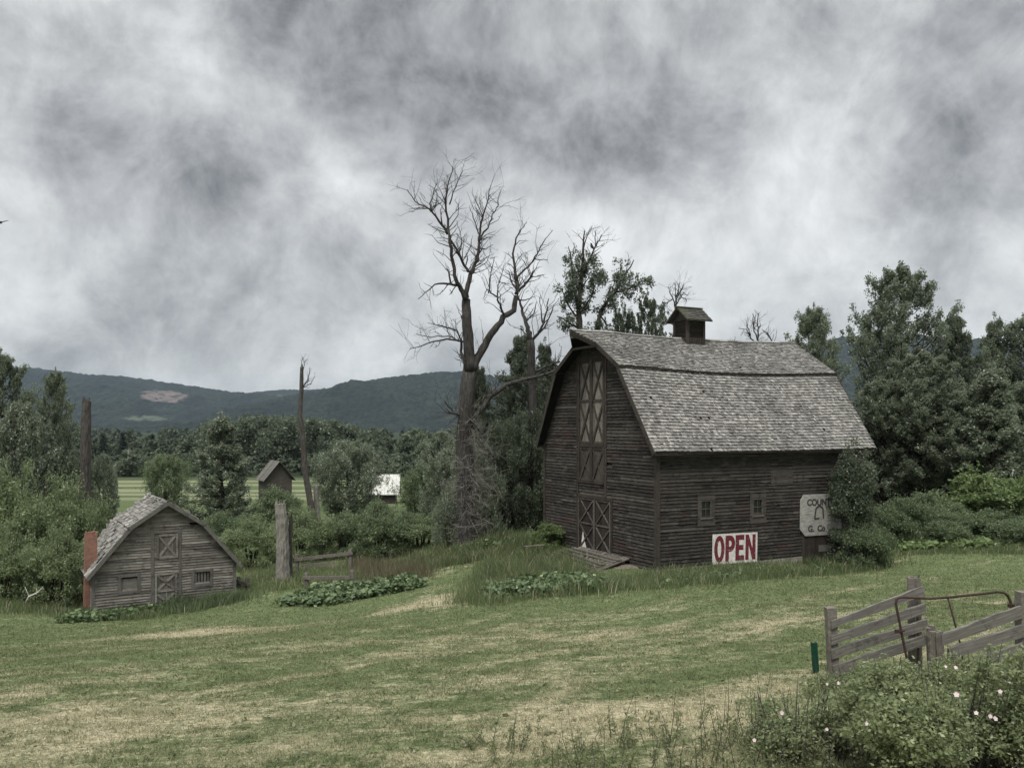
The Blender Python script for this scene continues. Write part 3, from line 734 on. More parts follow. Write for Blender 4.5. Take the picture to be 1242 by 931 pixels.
bare = [(zb, 60, 'spray of bare twigs above the roof touching the cupola', [([(1000,1500),(990,900),(985,640),(970,570),(950,520),(930,480)], 1.3, .3), ([(985,640),(1000,560),(1010,500),(1025,445)], 1.1, .3), ([(985,620),(1030,560),(1060,520),(1085,545)], .9, .3),
        ([(1000,560),(1040,500),(1050,460)], .8, .3), ([(970,570),(920,600),(900,620)], .7, .3), ([(985,600),(990,520),(985,450)], .8, .3), ([(1030,560),(1070,570),(1080,590)], .6, .3)]),
        (zr, 62, 'lone bare treetop above the middle of the barn ridge', [([(935,1300),(940,700),(942,400),(945,300),(950,200),(945,140)], 1.3, .4), ([(942,380),(915,300),(908,220),(905,140)], .9, .3), ([(915,410),(880,340),(845,285),(790,272)], .9, .3), ([(880,340),(850,260),(845,220)], .6, .3),
        ([(1090,420),(1060,350),(1020,310),(985,290)], .8, .3), ([(945,290),(970,250),(985,240)], .6, .3), ([(740,420),(738,390),(750,370)], .6, .3), ([(910,240),(930,190),(932,150)], .6, .3)])]
for f_, d, lab, lb in bare:
    lb = [(f_(a_), b_, c_, .3) for a_, b_, c_ in lb]; o_ = P(*lb[0][0][0], d); rt = empty('bare_tree', o_, 0, lab, 'tree')
    mb, _ = guided(lb, d, 8, 1.2, .8, 2.2, .5, .012); shift(mb, o_).build('trunk', M['bark_dead'], rt, True)

# snags and stumps
def snag(name, label, pts, d, r0, r1, m, twigs=()):
    p = [P(a, b, d) for a, b in pts]; b = p[0]
    rt = empty(name, b, 0, label, 'dead trunk')
    mb = MB(); n = len(p); fine = []; rad = []
    for i in range(n-1):
        for s in range(5):
            t = (i+s/5)/(n-1); fine.append(p[i].lerp(p[i+1], s/5)-b); rad.append((r0+(r1-r0)*t)*d/F*(1+rnd.uniform(-.05,.05)))
    fine.append(p[-1]-b); rad.append(r1*d/F)
    mb.tube(fine, rad, 12, True, .07)
    for k in range(9):                                  # splintered top
        a = rnd.uniform(0, 6.28); q = r1*d/F*.75; c = fine[-1]+Vector((math.cos(a)*q, math.sin(a)*q, -.1))
        mb.tube([c, c+Vector((rnd.uniform(-.04,.04), 0, rnd.uniform(.12,.45)))], [q*.35, .015], 4)
    mb.build('trunk', m, rt, False)
    if twigs:
        t, _ = guided(twigs, d, 31, .8, .7, 2.5); shift(t, b).build('twigs', M['bark_dead'], rt)
    return rt
snag('broken_pole', 'thick dark broken pole standing in the willows at left', [(102,700),(103,600),(104,540),(105,487)], 49, 7, 5.2, M['bark_snag'])
snag('dead_snag', 'tallest thin broken trunk rising bent from the meadow in front of the hills', [(380,642),(377,612),(371,577),(367,532),(364,502),(365.5,474),(366,446)], 75, 4.3, 2.1, M['bark_snag'],
     [([(367,470),(376,466),(381,456)], .6, .2, .3), ([(367,469),(374,460),(377,450)], .5, .2, -.3), ([(367,450),(370,442),(371,438)], .5, .2, 0), ([(366,446),(366,438),(367,433)], .5, .2, 0), ([(366,470),(373,462),(374,445)], .5, .2, .5)])
snag('dead_stump', 'short grey stump touching the foot of the tall thin snag', [(386,640),(384,612),(383,590)], 76, 3.6, 3.0, M['bark_grey'])
snag('dead_stump', 'pale thick stump standing alone right of the small shed', [(343,705),(343,670),(342,640),(340,611)], 43, 8.6, 6.6, M['bark_grey'])
snag('dead_stump', 'ragged dark slab of bark leaning beside the pale stump', [(351,700),(351,660),(353,628)], 43.6, 4.0, 2.2, M['bark_snag'])

# ------------------------------------------------------------------ buildings
def siding(mb, o, ux, nrm, spans, z0, z1_, ex=.145, out=.022, seg=(1.8,4.2), r=None, gap=.0):
    """clapboards: spans(z) lists the intervals along ux that carry board at height z"""
    r = r or random.Random(3); o, ux, nrm = Vector(o), Vector(ux), Vector(nrm); z = z0
    while z < z1_-1e-4:
        h = min(ex, z1_-z)
        lo, hi = spans(z+.004), spans(z+h-.004)
        if len(hi) != len(lo): hi = lo if len(lo) else hi; lo = hi
        for (a0, a1), (b0, b1) in zip(lo, hi):
            L = a1-a0
            if L < .03: continue
            cuts = [0.0]; t = r.uniform(.4, seg[1])
            while t < L-.5: cuts.append(t/L); t += r.uniform(*seg)
            cuts.append(1.0)
            for c0, c1 in zip(cuts, cuts[1:]):
                if r.random() < gap: continue
                w0, w1 = r.uniform(-.012,.006), r.uniform(-.012,.006)
                f0, f1 = out*r.uniform(.8,1.35), out*r.uniform(.8,1.35)
                p = lambda c, top, w: o+ux*((b0+(b1-b0)*c) if top else (a0+(a1-a0)*c))+Vector((0,0,(z+h+.006) if top else z+w))
                q = 1e-3/max(L, .1)
                A, B, Cc, D = p(c0+q,0,w0)+nrm*f0, p(c1-q,0,w1)+nrm*f1, p(c1-q,1,0)+nrm*.003, p(c0+q,1,0)+nrm*.003
                A2, B2 = p(c0+q,0,w0)-nrm*.0, p(c1-q,0,w1)-nrm*.0
                b = len(mb.v); mb.v += [tuple(v) for v in (A,B,Cc,D,A2,B2)]
                mb.f += [(b,b+1,b+2,b+3),(b+4,b+5,b+1,b)]
        z += h
def cut(spans, holes, z):
    for (h0, h1, zl, zh) in holes:
        if not (zl <= z <= zh): continue
        n = []
        for a, b in spans:
            if h1 <= a or h0 >= b: n.append((a, b)); continue
            if h0 > a: n.append((a, h0))
            if h1 < b: n.append((h1, b))
        spans = n
    return spans
def gam_half(z, half, zb, zr, ze, xb):
    """half width of a gambrel gable at height z"""
    if z <= ze: return half
    if z <= zb: return half+(xb-half)*(z-ze)/(zb-ze)
    return max(0.0, xb*(1-(z-zb)/(zr-zb)))
def shingles(mb, pa, pb, x0, x1, ex, r, width=(.12,.26), lift=.02, miss=0.0, sag=None):
    """courses from pa (low edge, (y,z)) to pb (high edge); x0/x1 functions of the fraction up"""
    (ya, za), (yb, zb) = pa, pb; L = math.hypot(yb-ya, zb-za); ty, tz = (yb-ya)/L, (zb-za)/L
    ny, nz = (-tz, ty) if ty > 0 else (tz, -ty)
    n = max(1, round(L/ex)); ex = L/n
    for i in range(n):
        s0, s1 = i*ex, min(L, (i+1.25)*ex); f = s0/L; x = x0(f); xe = x1(f)
        while x < xe-.04:
            w = min(r.uniform(*width), xe-x); xa, xb_ = x+.004, x+w-.004; x += w
            if r.random() < miss: continue
            j = r.uniform(-.02,.02); l = lift*r.uniform(.8,1.6); tw = r.uniform(-.004,.006)
            def q(xx, s, k):
                sg = sag(xx, s/L) if sag else 0
                return (xx, ya+ty*s+ny*k, za+tz*s+nz*k+sg)
            b = len(mb.v)
            mb.v += [q(xa,s0+j,l), q(xb_,s0+j,l+tw), q(xb_,s1,.006), q(xa,s1,.006), q(xa,s0+j,0), q(xb_,s0+j,0), q(xa,s1,-.004), q(xb_,s1,-.004)]
            mb.f += [(b,b+1,b+2,b+3),(b+4,b+5,b+1,b),(b+6,b+4,b,b+3),(b+5,b+7,b+2,b+1)]

def xbrace(mb, o, u, nrm, a0, a1, z0, z1_, w=.12, t=.03):
    o, u, nrm = Vector(o), Vector(u), Vector(nrm)
    p = lambda a, z, k: o+u*a+Vector((0,0,z))+nrm*k
    mb.beam(p(a0+.06,z0+.05,t*.5), p(a1-.06,z1_-.05,t*.5), t, w, (p(a0,z0,0)-p(a1,z1_,0)).cross(nrm), 0)
    mb.beam(p(a0+.06,z1_-.05,t*1.2), p(a1-.06,z0+.05,t*1.2), t, w, (p(a0,z1_,0)-p(a1,z0,0)).cross(nrm), 0)

def build_barn():
    L, W = 12.35, 9.75; half = W/2; ZE, ZB, ZR = 5.15, 8.72, 10.42; XB = 2.78; Z0 = -.55
    r = random.Random(12)
    root = empty('barn', P(797,690,36)+Vector((0,0,0)), R(27), 'big dark brown wooden barn with a grey shingled gambrel roof', 'barn')
    # gable wall facing -x (y runs back) and long wall facing -y (x runs right)
    hay, mid, low = (3.99,6.26,5.2,9.22), (3.99,6.26,3.42,5.06), (3.46,6.26,.10,2.58)
    holes = [hay, (3.99,6.26,3.42,5.06), low]
    def gs(z):
        h = gam_half(z, half, ZB, ZR, ZE, XB); return cut([(half-h, half+h)], holes, z)
    mb = MB(); siding(mb, (0,0,0), (0,1,0), (-1,0,0), gs, Z0, ZR-.1, .15, .045, (2.0,4.5), r, .006)
    mb.build('gable_wall', M['barn'], root)
    wins = [(2.32,2.90,2.06,2.82), (5.30,5.88,2.02,2.78)]
    mb = MB(); siding(mb, (0,0,0), (1,0,0), (0,-1,0), lambda z: cut([(0,L)], [(a-.0,b+.0,c,d) for a,b,c,d in wins]+[(6.4,7.75,3.45,4.2)], z), Z0, ZE+.1, .15, .045, (2.0,4.5), r, .008)
    mb.build('side_wall', M['barn'], root)
    # hidden sides and dark lining
    mb = MB(); prof = [(0,Z0),(W,Z0),(W,ZE),(half+XB,ZB),(half,ZR),(half-XB,ZB),(0,ZE)]
    for xx, dx in ((.03,.09),(L-.09,.09)): mb.prism([(y, z) for y, z in prof], (xx,0,0), (0,1,0), (0,0,1), (1,0,0), dx)
    mb.box((.13,.02,Z0),(L-.1,.1,ZE)); mb.box((.13,W-.1,Z0),(L-.1,W-.02,ZE))
    mb.build('wall_lining', M['barn_dark'], root)
    mb = MB(); siding(mb, (L+.005,0,0), (0,1,0), (1,0,0), lambda z: [(half-gam_half(z,half,ZB,ZR,ZE,XB), half+gam_half(z,half,ZB,ZR,ZE,XB))], Z0, ZR-.1, .15, .03, (2,4.5), r)
    siding(mb, (0,W+.003,0), (1,0,0), (0,1,0), lambda z: [(0,L)], Z0, ZE, .15, .03, (2,4.5), r)
    mb.build('rear_wall', M['barn'], root)
    mb = MB(); mb.box((-.03,-.03,-.75),(L+.03,W+.03,Z0+.02)); mb.box((.06,-.05,-.75),(L-.1,-.034,-.04)); mb.build('foundation', M['stone'], root)
    # corner boards, frieze
    for a_, b_ in (((-.07,-.075,-.12),(.11,-.048,ZE+.12)),((-.075,-.047,-.12),(-.048,.13,ZE+.2)),((L-.12,-.07,-.4),(L+.04,-.048,ZE+.1)),((-.07,W-.13,-.1),(-.046,W+.04,ZE))):
        mb = MB(); mb.box(a_, b_); mb.build('corner_board', M['barn_trim'], root)
    mb = MB(); mb.beam((-.75,-.075,ZE-.38),(L*.45,-.075,ZE-.42),.05,.09); mb.beam((L*.45,-.075,ZE-.42),(L,-.075,ZE-.33),.05,.09)
    mb.build('eave_rail', M['barn_rail'], root)
    # roof: two shingled slopes each side; the break sags in the middle
    EO = .42; ye, ze_ = -EO, 4.93
    xf = lambda y: -.46-.10*min(1, max(0, (y+EO)/(half-XB+EO)))           # front edge of the overhang
    def front_low(f): return -.46-.12*f
    def front_up(f):
        y = (1-f)*XB; return -.58 if y > 1.05 else -.58-.78*(1-y/1.05)
    sag = lambda x, s, a: -a*math.sin(math.pi*min(1, max(0, x/L)))
    sl = lambda x, f: sag(x, f, .05+.13*f); su = lambda x, f: sag(x, f, .18-.06*f)+.018*math.sin(x*1.9)*math.sin(x*.7+1)*(.3+f)
    endx = lambda f: L+.45
    roof = empty('roof', (0,0,0)); roof.parent = root
    for side in (0, 1):
        def my(y): return y if side == 0 else W-y
        ye, ze_ = (-EO, 4.93) if side == 0 else (-.06, 5.05)
        mbs = MB()
        def slope(pa, pb, x0, s, lift):
            q = MB(); shingles(q, pa, pb, x0, endx, .165, r, (.09,.2), lift, .003, s)
            if side: q.v = [(x, W-y, z) for x, y, z in q.v]; q.f = [tuple(reversed(f)) for f in q.f]
            k = len(mbs.v); mbs.v += q.v; mbs.f += [tuple(i+k for i in f) for f in q.f]
        slope((ye,ze_+.06), (half-XB+.02,ZB+.03), front_low, sl, .048)
        mbs.build('lower_shingles', M['shingle'], roof)
        mbs = MB()
        slope((half-XB-.09,ZB+.035), (half,ZR+.13), front_up, su, .042)
        mbs.build('upper_shingles', M['shingle'], roof)
        # deck below the shingles
        d = MB(); K = 14
        for (ya,za,yb,zb,fr,s) in ((ye,ze_,half-XB,ZB-.03,front_low,sl),(half-XB-.12,ZB-.01,half,ZR+.07,front_up,su)):
            rows = 6
            for i in range(rows):
                fa, fb = i/rows, (i+1)/rows
                for k in range(K):
                    def pt(f, kk, dz):
                        x = fr(f)+(L+.45-fr(f))*kk/K; return (x, my(ya+(yb-ya)*f), za+(zb-za)*f+s(x, f)+dz)
                    d.hexa([pt(fa,k,-.05),pt(fa,k+1,-.05),pt(fb,k+1,-.05),pt(fb,k,-.05),pt(fa,k,0),pt(fa,k+1,0),pt(fb,k+1,0),pt(fb,k,0)])
        d.build('deck', M['barn_dark'], roof)
        # rake boards along the front and back edge
        rb = MB(); rb2 = MB()
        for (ya,za,yb,zb,xa,xb_) in ((ye,ze_,half-XB,ZB-.02,-.47,-.59),(half-XB-.1,ZB+.0,half-1.05,ZR-.57,-.60,-.60),(half-1.05,ZR-.57,half,ZR+.06,-.60,-1.38)):
            rb.beam((xa,my(ya),za-.06),(xb_,my(yb),zb-.06),.035,.2,(0,-(zb-za),(yb-ya)) if not side else (0,(zb-za),(yb-ya)))
            if xb_ > -1: rb2.beam((L+.46,my(ya),za-.06),(L+.46,my(yb),zb-.06),.035,.2,(0,-(zb-za),(yb-ya)) if not side else (0,(zb-za),(yb-ya)))
        rb.build('rake_board', M['barn_trim'], roof); rb2.build('rake_board', M['barn_trim'], roof)
        br = MB(); br.beam((-.6,my(half-XB-.12),ZB-.01),(L*.5,my(half-XB-.12),ZB-.19),.03,.045); br.beam((L*.5,my(half-XB-.12),ZB-.19),(L+.45,my(half-XB-.12),ZB-.01),.03,.045)
        br.build('break_board', M['barn_trim'], roof)
        ev = MB(); ev.beam((-.46,my(ye+.02),ze_-.03),(L+.45,my(ye+.02),ze_-.03),.04,.13); ev.build('fascia', M['barn_trim'], roof)
    hb = MB(); hb.beam((-1.3,half,ZR-.16),(.3,half,ZR-.16),.14,.2); hb.beam((-.62,half-.95,ZR-.66),(-.62,half+.95,ZR-.66),.08,.1)
    hb.build('hay_beam', M['brace_pale'], roof)
    rc = MB()
    for k in range(24):
        xa = -1.34+(L+1.79)*k/24; xb_ = -1.34+(L+1.79)*(k+1)/24
        for sg in (-1, 1):
            rc.beam((xa+.01,half+sg*.07,ZR+.15+su(xa,1)+r.uniform(-.01,.01)),(xb_-.01,half+sg*.07,ZR+.15+su(xb_,1)),.17,.025,(0,sg*.5,1))
    rc.build('ridge_cap', M['shingle'], roof)
    # doors
    def door(name, hole, m, bm, cols, rows, bw=.13, tilt=False):
        y0, y1, za, zb = hole; x = -.012
        mbd = MB(); n = max(2, round((y1-y0)/.2))
        for i in range(n):
            a, b = y0+(y1-y0)*i/n+.005, y0+(y1-y0)*(i+1)/n-.005
            mbd.box((x-.0,a,za+r.uniform(0,.03)),(x+.03,b,zb-.01))
        d = mbd.build(name, m, root)
        q = MB()
        for i in range(cols):
            a, b = y0+(y1-y0)*i/cols, y0+(y1-y0)*(i+1)/cols
            for j in range(rows):
                c, e = za+(zb-za)*j/rows, za+(zb-za)*(j+1)/rows
                xbrace(q, (x,0,0), (0,1,0), (-1,0,0), a+.05, b-.05, c+.02, e-.02, bw)
                q.box((x-.035,a+.02,c),(x-.004,b-.02,c+bw*.9)) if j or name != 'ground_door' else q.box((x-.035,a+.02,c+.03),(x-.004,b-.02,c+.03+bw))
            q.box((x-.075,a,za),(x-.036,a+bw*.8,zb)); q.box((x-.075,b-bw*.8,za),(x-.036,b,zb))
        q.box((x-.04,y0,zb-bw),(x-.004,y1,zb))
        q.build('cross_braces', bm, d)
        return d
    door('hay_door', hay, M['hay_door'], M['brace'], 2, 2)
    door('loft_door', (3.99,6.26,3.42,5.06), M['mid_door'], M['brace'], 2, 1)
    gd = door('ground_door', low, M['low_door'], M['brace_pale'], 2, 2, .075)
    lt = MB(); lt.prism([(5.62,.2),(6.05,.2),(5.98,.72),(5.9,.98),(5.84,.72)], (-.02,0,0), (0,1,0), (0,0,1), (-1,0,0), .012); lt.build('pale_wedge', M['white_paint'], gd)  # pale wedge shape over the lower part of one door leaf
    mb = MB()
    for y in (3.80,6.29): mb.box((-.07,y,2.62 if y < 5 else .0),(-.033,y+.16,9.3))
    mb.box((-.075,3.8,5.07),(-.034,6.4,5.19)); mb.box((-.07,3.3,2.6),(-.034,6.4,2.76)); mb.box((-.07,3.3,0),(-.033,3.44,2.6)); mb.box((-.07,3.8,9.23),(-.034,6.45,9.38))
    mb.box((-.09,3.97,3.33),(-.034,6.28,3.40))
    mb.build('door_frame', M['barn_trim'], root)
    # windows
    for a, b, c, d in wins:
        f = MB()
        f.box((a-.18,-.055,c-.02),(a,-.033,d+.02)); f.box((b,-.055,c-.02),(b+.18,-.033,d+.02)); f.box((a-.2,-.06,d+.02),(b+.2,-.033,d+.2)); f.box((a-.2,-.06,c-.36),(b+.2,-.033,c-.06))
        w = f.build('window', M['barn_rail'], root)
        s = MB(); s.box((a-.06,-.10,c-.06),(b+.06,-.02,c-.0)); s.box((b-.045,-.045,c),(b,.01,d)); s.box((a,-.045,c),(a+.03,.01,d)); s.box((a+.03,-.045,d-.04),(b-.045,.01,d))
        s.box(((a+b)/2-.015,-.01,c),((a+b)/2+.015,.006,d-.04)); s.box((a+.03,-.008,(c+d)/2-.014),(b-.045,.004,(c+d)/2+.014)); s.build('sash', M['brace_pale'], w)
        p = MB(); p.box((a,.012,c),(b,.018,d)); p.build('pane', M['glass_dark'], w)
    mb = MB()
    for i in range(5): mb.box((6.4,-.03,3.45+i*.15),(7.75,-.008,3.595+i*.15))
    mb.build('patched_boards', M['barn_rail'], root)
    sd = MB()
    for i in range(9): sd.box((8.28+i*.2,-.062,-.45+r.uniform(0,.05)),(8.47+i*.2,-.036,1.55))
    o = sd.build('stable_door', M['barn_trim'], root)
    q = MB(); q.box((9.35,-.08,.12),(10.15,-.064,.42)); q.build('pale_patch', M['grey_board'], o)
    # cupola
    cx, cy = 5.62, half
    cu = MB(); a = .5
    zb_ = ZR-.35; zt_ = 11.36
    cu.box((cx-a+.03,cy-a+.03,zb_),(cx+a-.03,cy+a-.03,zt_))
    c = cu.build('cupola', M['barn_dark'], root)
    lv = MB()
    for k in range(9):
        z = ZR+.12+k*.088
        for sg in (-1, 1):
            if sg == -1 and k in (2,): continue
            lv.beam((cx-a+.08,cy+sg*(a+.005),z),(cx+a-.08,cy+sg*(a+.005),z+r.uniform(-.02,.02)),.012,.09,(0,sg*.5,.8)); lv.beam((cx+sg*(a+.005),cy-a+.08,z),(cx+sg*(a+.005),cy+a-.08,z),.012,.09,(sg*.5,0,.8))
    lv.build('louvres', M['barn_trim'], c)
    pc = MB()
    for sx in (-1,1):
        for sy in (-1,1): pc.box((cx+sx*a-.07,cy+sy*a-.07,zb_-.3),(cx+sx*a+.07,cy+sy*a+.07,zt_+.02))
    for sg in (-1,1):
        pc.box((cx-a-.05,cy+sg*(a+.02)-.03,ZR-.25),(cx+a+.05,cy+sg*(a+.02)+.03,ZR+.06)); pc.box((cx+sg*(a+.02)-.03,cy-a-.05,ZR-.1),(cx+sg*(a+.02)+.03,cy+a+.05,ZR+.06))
    pc.build('corner_posts', M['barn_trim'], c)
    cr = MB(); zt2 = 12.02; ov = .85
    for side in (0,1):
        q = MB(); shingles(q, (cy-ov,zt_-.03), (cy,zt2), lambda f: cx-.80, lambda f: cx+.80, .15, r, (.12,.24), .024)
        q.hexa([(cx-.8,cy-ov,zt_-.09),(cx+.8,cy-ov,zt_-.09),(cx+.8,cy,zt2-.06),(cx-.8,cy,zt2-.06),(cx-.8,cy-ov,zt_-.035),(cx+.8,cy-ov,zt_-.035),(cx+.8,cy,zt2-.005),(cx-.8,cy,zt2-.005)])
        if side: q.v = [(x, 2*cy-y, z) for x, y, z in q.v]; q.f = [tuple(reversed(f)) for f in q.f]
        k = len(cr.v); cr.v += q.v; cr.f += [tuple(i+k for i in f) for f in q.f]
    cr.box((cx-.82,cy-.1,zt2-.01),(cx+.82,cy+.1,zt2+.035))
    cr.build('cupola_roof', M['shingle_dark'], c)
    gp = MB()
    for xx in (cx-a-.02, cx+a-.01): gp.prism([(-.52,zt_-.02),(.52,zt_-.02),(0,zt2-.1)], (xx,cy,0), (0,1,0), (0,0,1), (1,0,0), .03)
    gp.build('cupola_gable', M['barn_trim'], c)
    return root
barn = build_barn()
def bl(x, y, z): return barn.location+Matrix.Rotation(R(27), 3, 'Z')@Vector((x, y, z))

# OPEN sign, hung on the long wall
def sign_open():
    rt = empty('open_sign', bl(2.92,-.085,-.02), R(27)); rt.rotation_euler = (0, R(1.0), R(27))
    tag(rt, 'white board sign reading OPEN in big red letters on the barn wall', 'sign')
    w, h = 2.58, 1.33; mb = MB(); mb.box((0,0,0),(w,.025,h)); mb.build('board', M['white_paint'], rt)
    def poly(pl, x0, wd, m, name='letters'):
        for p in pl: m.prism([(x0+a*wd, .12+b*1.1) for a, b in p], (0,0,0), (1,0,0), (0,0,1), (0,-1,0), .006)
    m = MB()
    # O as a ring of quads
    K = 28
    for k in range(K):
        a, b = 2*math.pi*k/K, 2*math.pi*(k+1)/K
        e = lambda t, rx, rz: (.5+rx*math.cos(t), .5+rz*math.sin(t))
        q = [e(a,.52,.54), e(b,.52,.54), e(b,.19,.33), e(a,.19,.33)]
        poly([q], .10, .56, m)
    x = .72
    poly([[(0,-.02),(.38,-.02),(.38,1.03),(0,1.03)]], x, .52, m)
    for k in range(14):
        a, b = -math.pi/2+math.pi*k/14, -math.pi/2+math.pi*(k+1)/14
        e = lambda t, rx, rz: (.5+rx*math.cos(t), .70+rz*math.sin(t))
        poly([[e(b,.56,.33), e(b,.17,.12), e(a,.17,.12), e(a,.56,.33)][::-1]], x, .52, m)
    poly([[(.38,.37),(.5,.37),(.5,.58),(.38,.58)],[(.38,.82),(.5,.82),(.5,1.03),(.38,1.03)]], x, .52, m)
    x = 1.30
    poly([[(0,0),(.4,0),(.4,1.03),(0,1.03)],[(.4,0),(1,0),(1,.2),(.4,.2)],[(.4,.42),(.92,.42),(.92,.62),(.4,.62)],[(.4,.83),(1,.83),(1,1.03),(.4,1.03)]], x, .5, m)
    x = 1.88
    poly([[(0,0),(.32,0),(.32,1.03),(0,1.03)],[(.70,0),(1.02,0),(1.02,1.03),(.70,1.03)],[(.32,.60),(.70,0),(.70,.45),(.32,1.03)]], x, .58, m)
    m.build('lettering', M['red'], rt)
sign_open()
def text_mesh(s, size):
    cu = bpy.data.curves.new('lettering', 'FONT'); cu.body = s; cu.size = size; cu.extrude = .003; cu.offset = .018
    o = bpy.data.objects.new('lettering', cu); C.objects.link(o)
    me = bpy.data.meshes.new_from_object(o.evaluated_get(bpy.context.evaluated_depsgraph_get()))
    bpy.data.objects.remove(o); return me
def sign_country():
    rt = empty('faded_sign', bl(8.1,-.12,.92), R(27)); rt.rotation_euler = (0, R(.8), R(27)); tag(rt, 'grey weathered sign with cut corners and faded lettering beside the tall barn bush', 'sign')
    w, h = 2.7, 1.95
    mb = MB(); mb.prism([(.33,0),(w-.33,0),(w,.28),(w,h-.25),(w-.3,h),(.22,h),(0,h-.28),(0,.32)], (0,.03,0), (1,0,0), (0,0,1), (0,-1,0), .03); mb.build('board', M['sign_grey'], rt)
    for s, x, z, sz, nm in (('COUNTRY',.42,1.42,.42,'lettering'),('G.  Co',.50,.2,.40,'lettering')):
        o = link(nm, text_mesh(s, sz), None, rt); o.data.materials.append(M['letter']); o.rotation_euler = (R(90),0,0); o.location = (x,-.004,z)
    e = MB(); zq = .78
    for a, b in (((.92,zq),(1.0,zq+.5)),((1.0,zq+.5),(1.22,zq+.62)),((1.22,zq+.62),(1.44,zq+.5)),((1.44,zq+.5),(1.5,zq)),((.92,zq),(1.22,zq+.03))):
        e.beam((a[0],-.005,a[1]),(b[0],-.005,b[1]),.006,.085,(0,1,0),R(90))
    e.build('barn_emblem', M['letter'], rt)
sign_country()

# pile of planks and stones leading up to the ground door
def ramp():
    rt = empty('plank_ramp', bl(-1.2,4.3,-.16), R(27), 'heap of grey planks and earth ramping up to the ground door of the barn', 'ramp')
    r = random.Random(9); mb = MB()
    for k in range(12):
        y = 1.5-k*.34; mb.beam((1.1,y,.36),(-1.5+r.uniform(-.3,.3)-.15*k*.3,y-.35+r.uniform(-.15,.15),-.05+r.uniform(-.14,.08)-k*.012),r.uniform(.16,.3),.05,(r.uniform(-.2,.2),r.uniform(-.25,.25),1))
    for k in range(6): mb.beam((.6-k*.33,1.6,.36-k*.055),(.5-k*.33+r.uniform(-.2,.2),-2.4,.31-k*.07),.24,.045)
    mb.build('planks', M['grey_wood'], rt)
    m2 = MB(); n = 14
    for i in range(n):
        for j in range(8):
            f = lambda a, b: (1.1-3.2*b/8, 2.2-5.6*a/n, .33*(1-b/8)**1.2*math.sin(math.pi*min(.98,max(.03,a/n)))**.5-.12+.05*math.sin(a*2.1+b*1.7))
            m2.quad(f(i,j), f(i,j+1), f(i+1,j+1), f(i+1,j))
    m2.build('earth', M['dirt'], rt, True)
ramp()
o = MB(); o.beam((-.5,0,0),(.5,.1,.06),.16,.03); rt = o.build('loose_plank', M['grey_wood']); rt.location = G(648,676)+Vector((0,0,.5)); tag(rt, 'pale plank lying on the tall grass left of the barn door', 'plank')

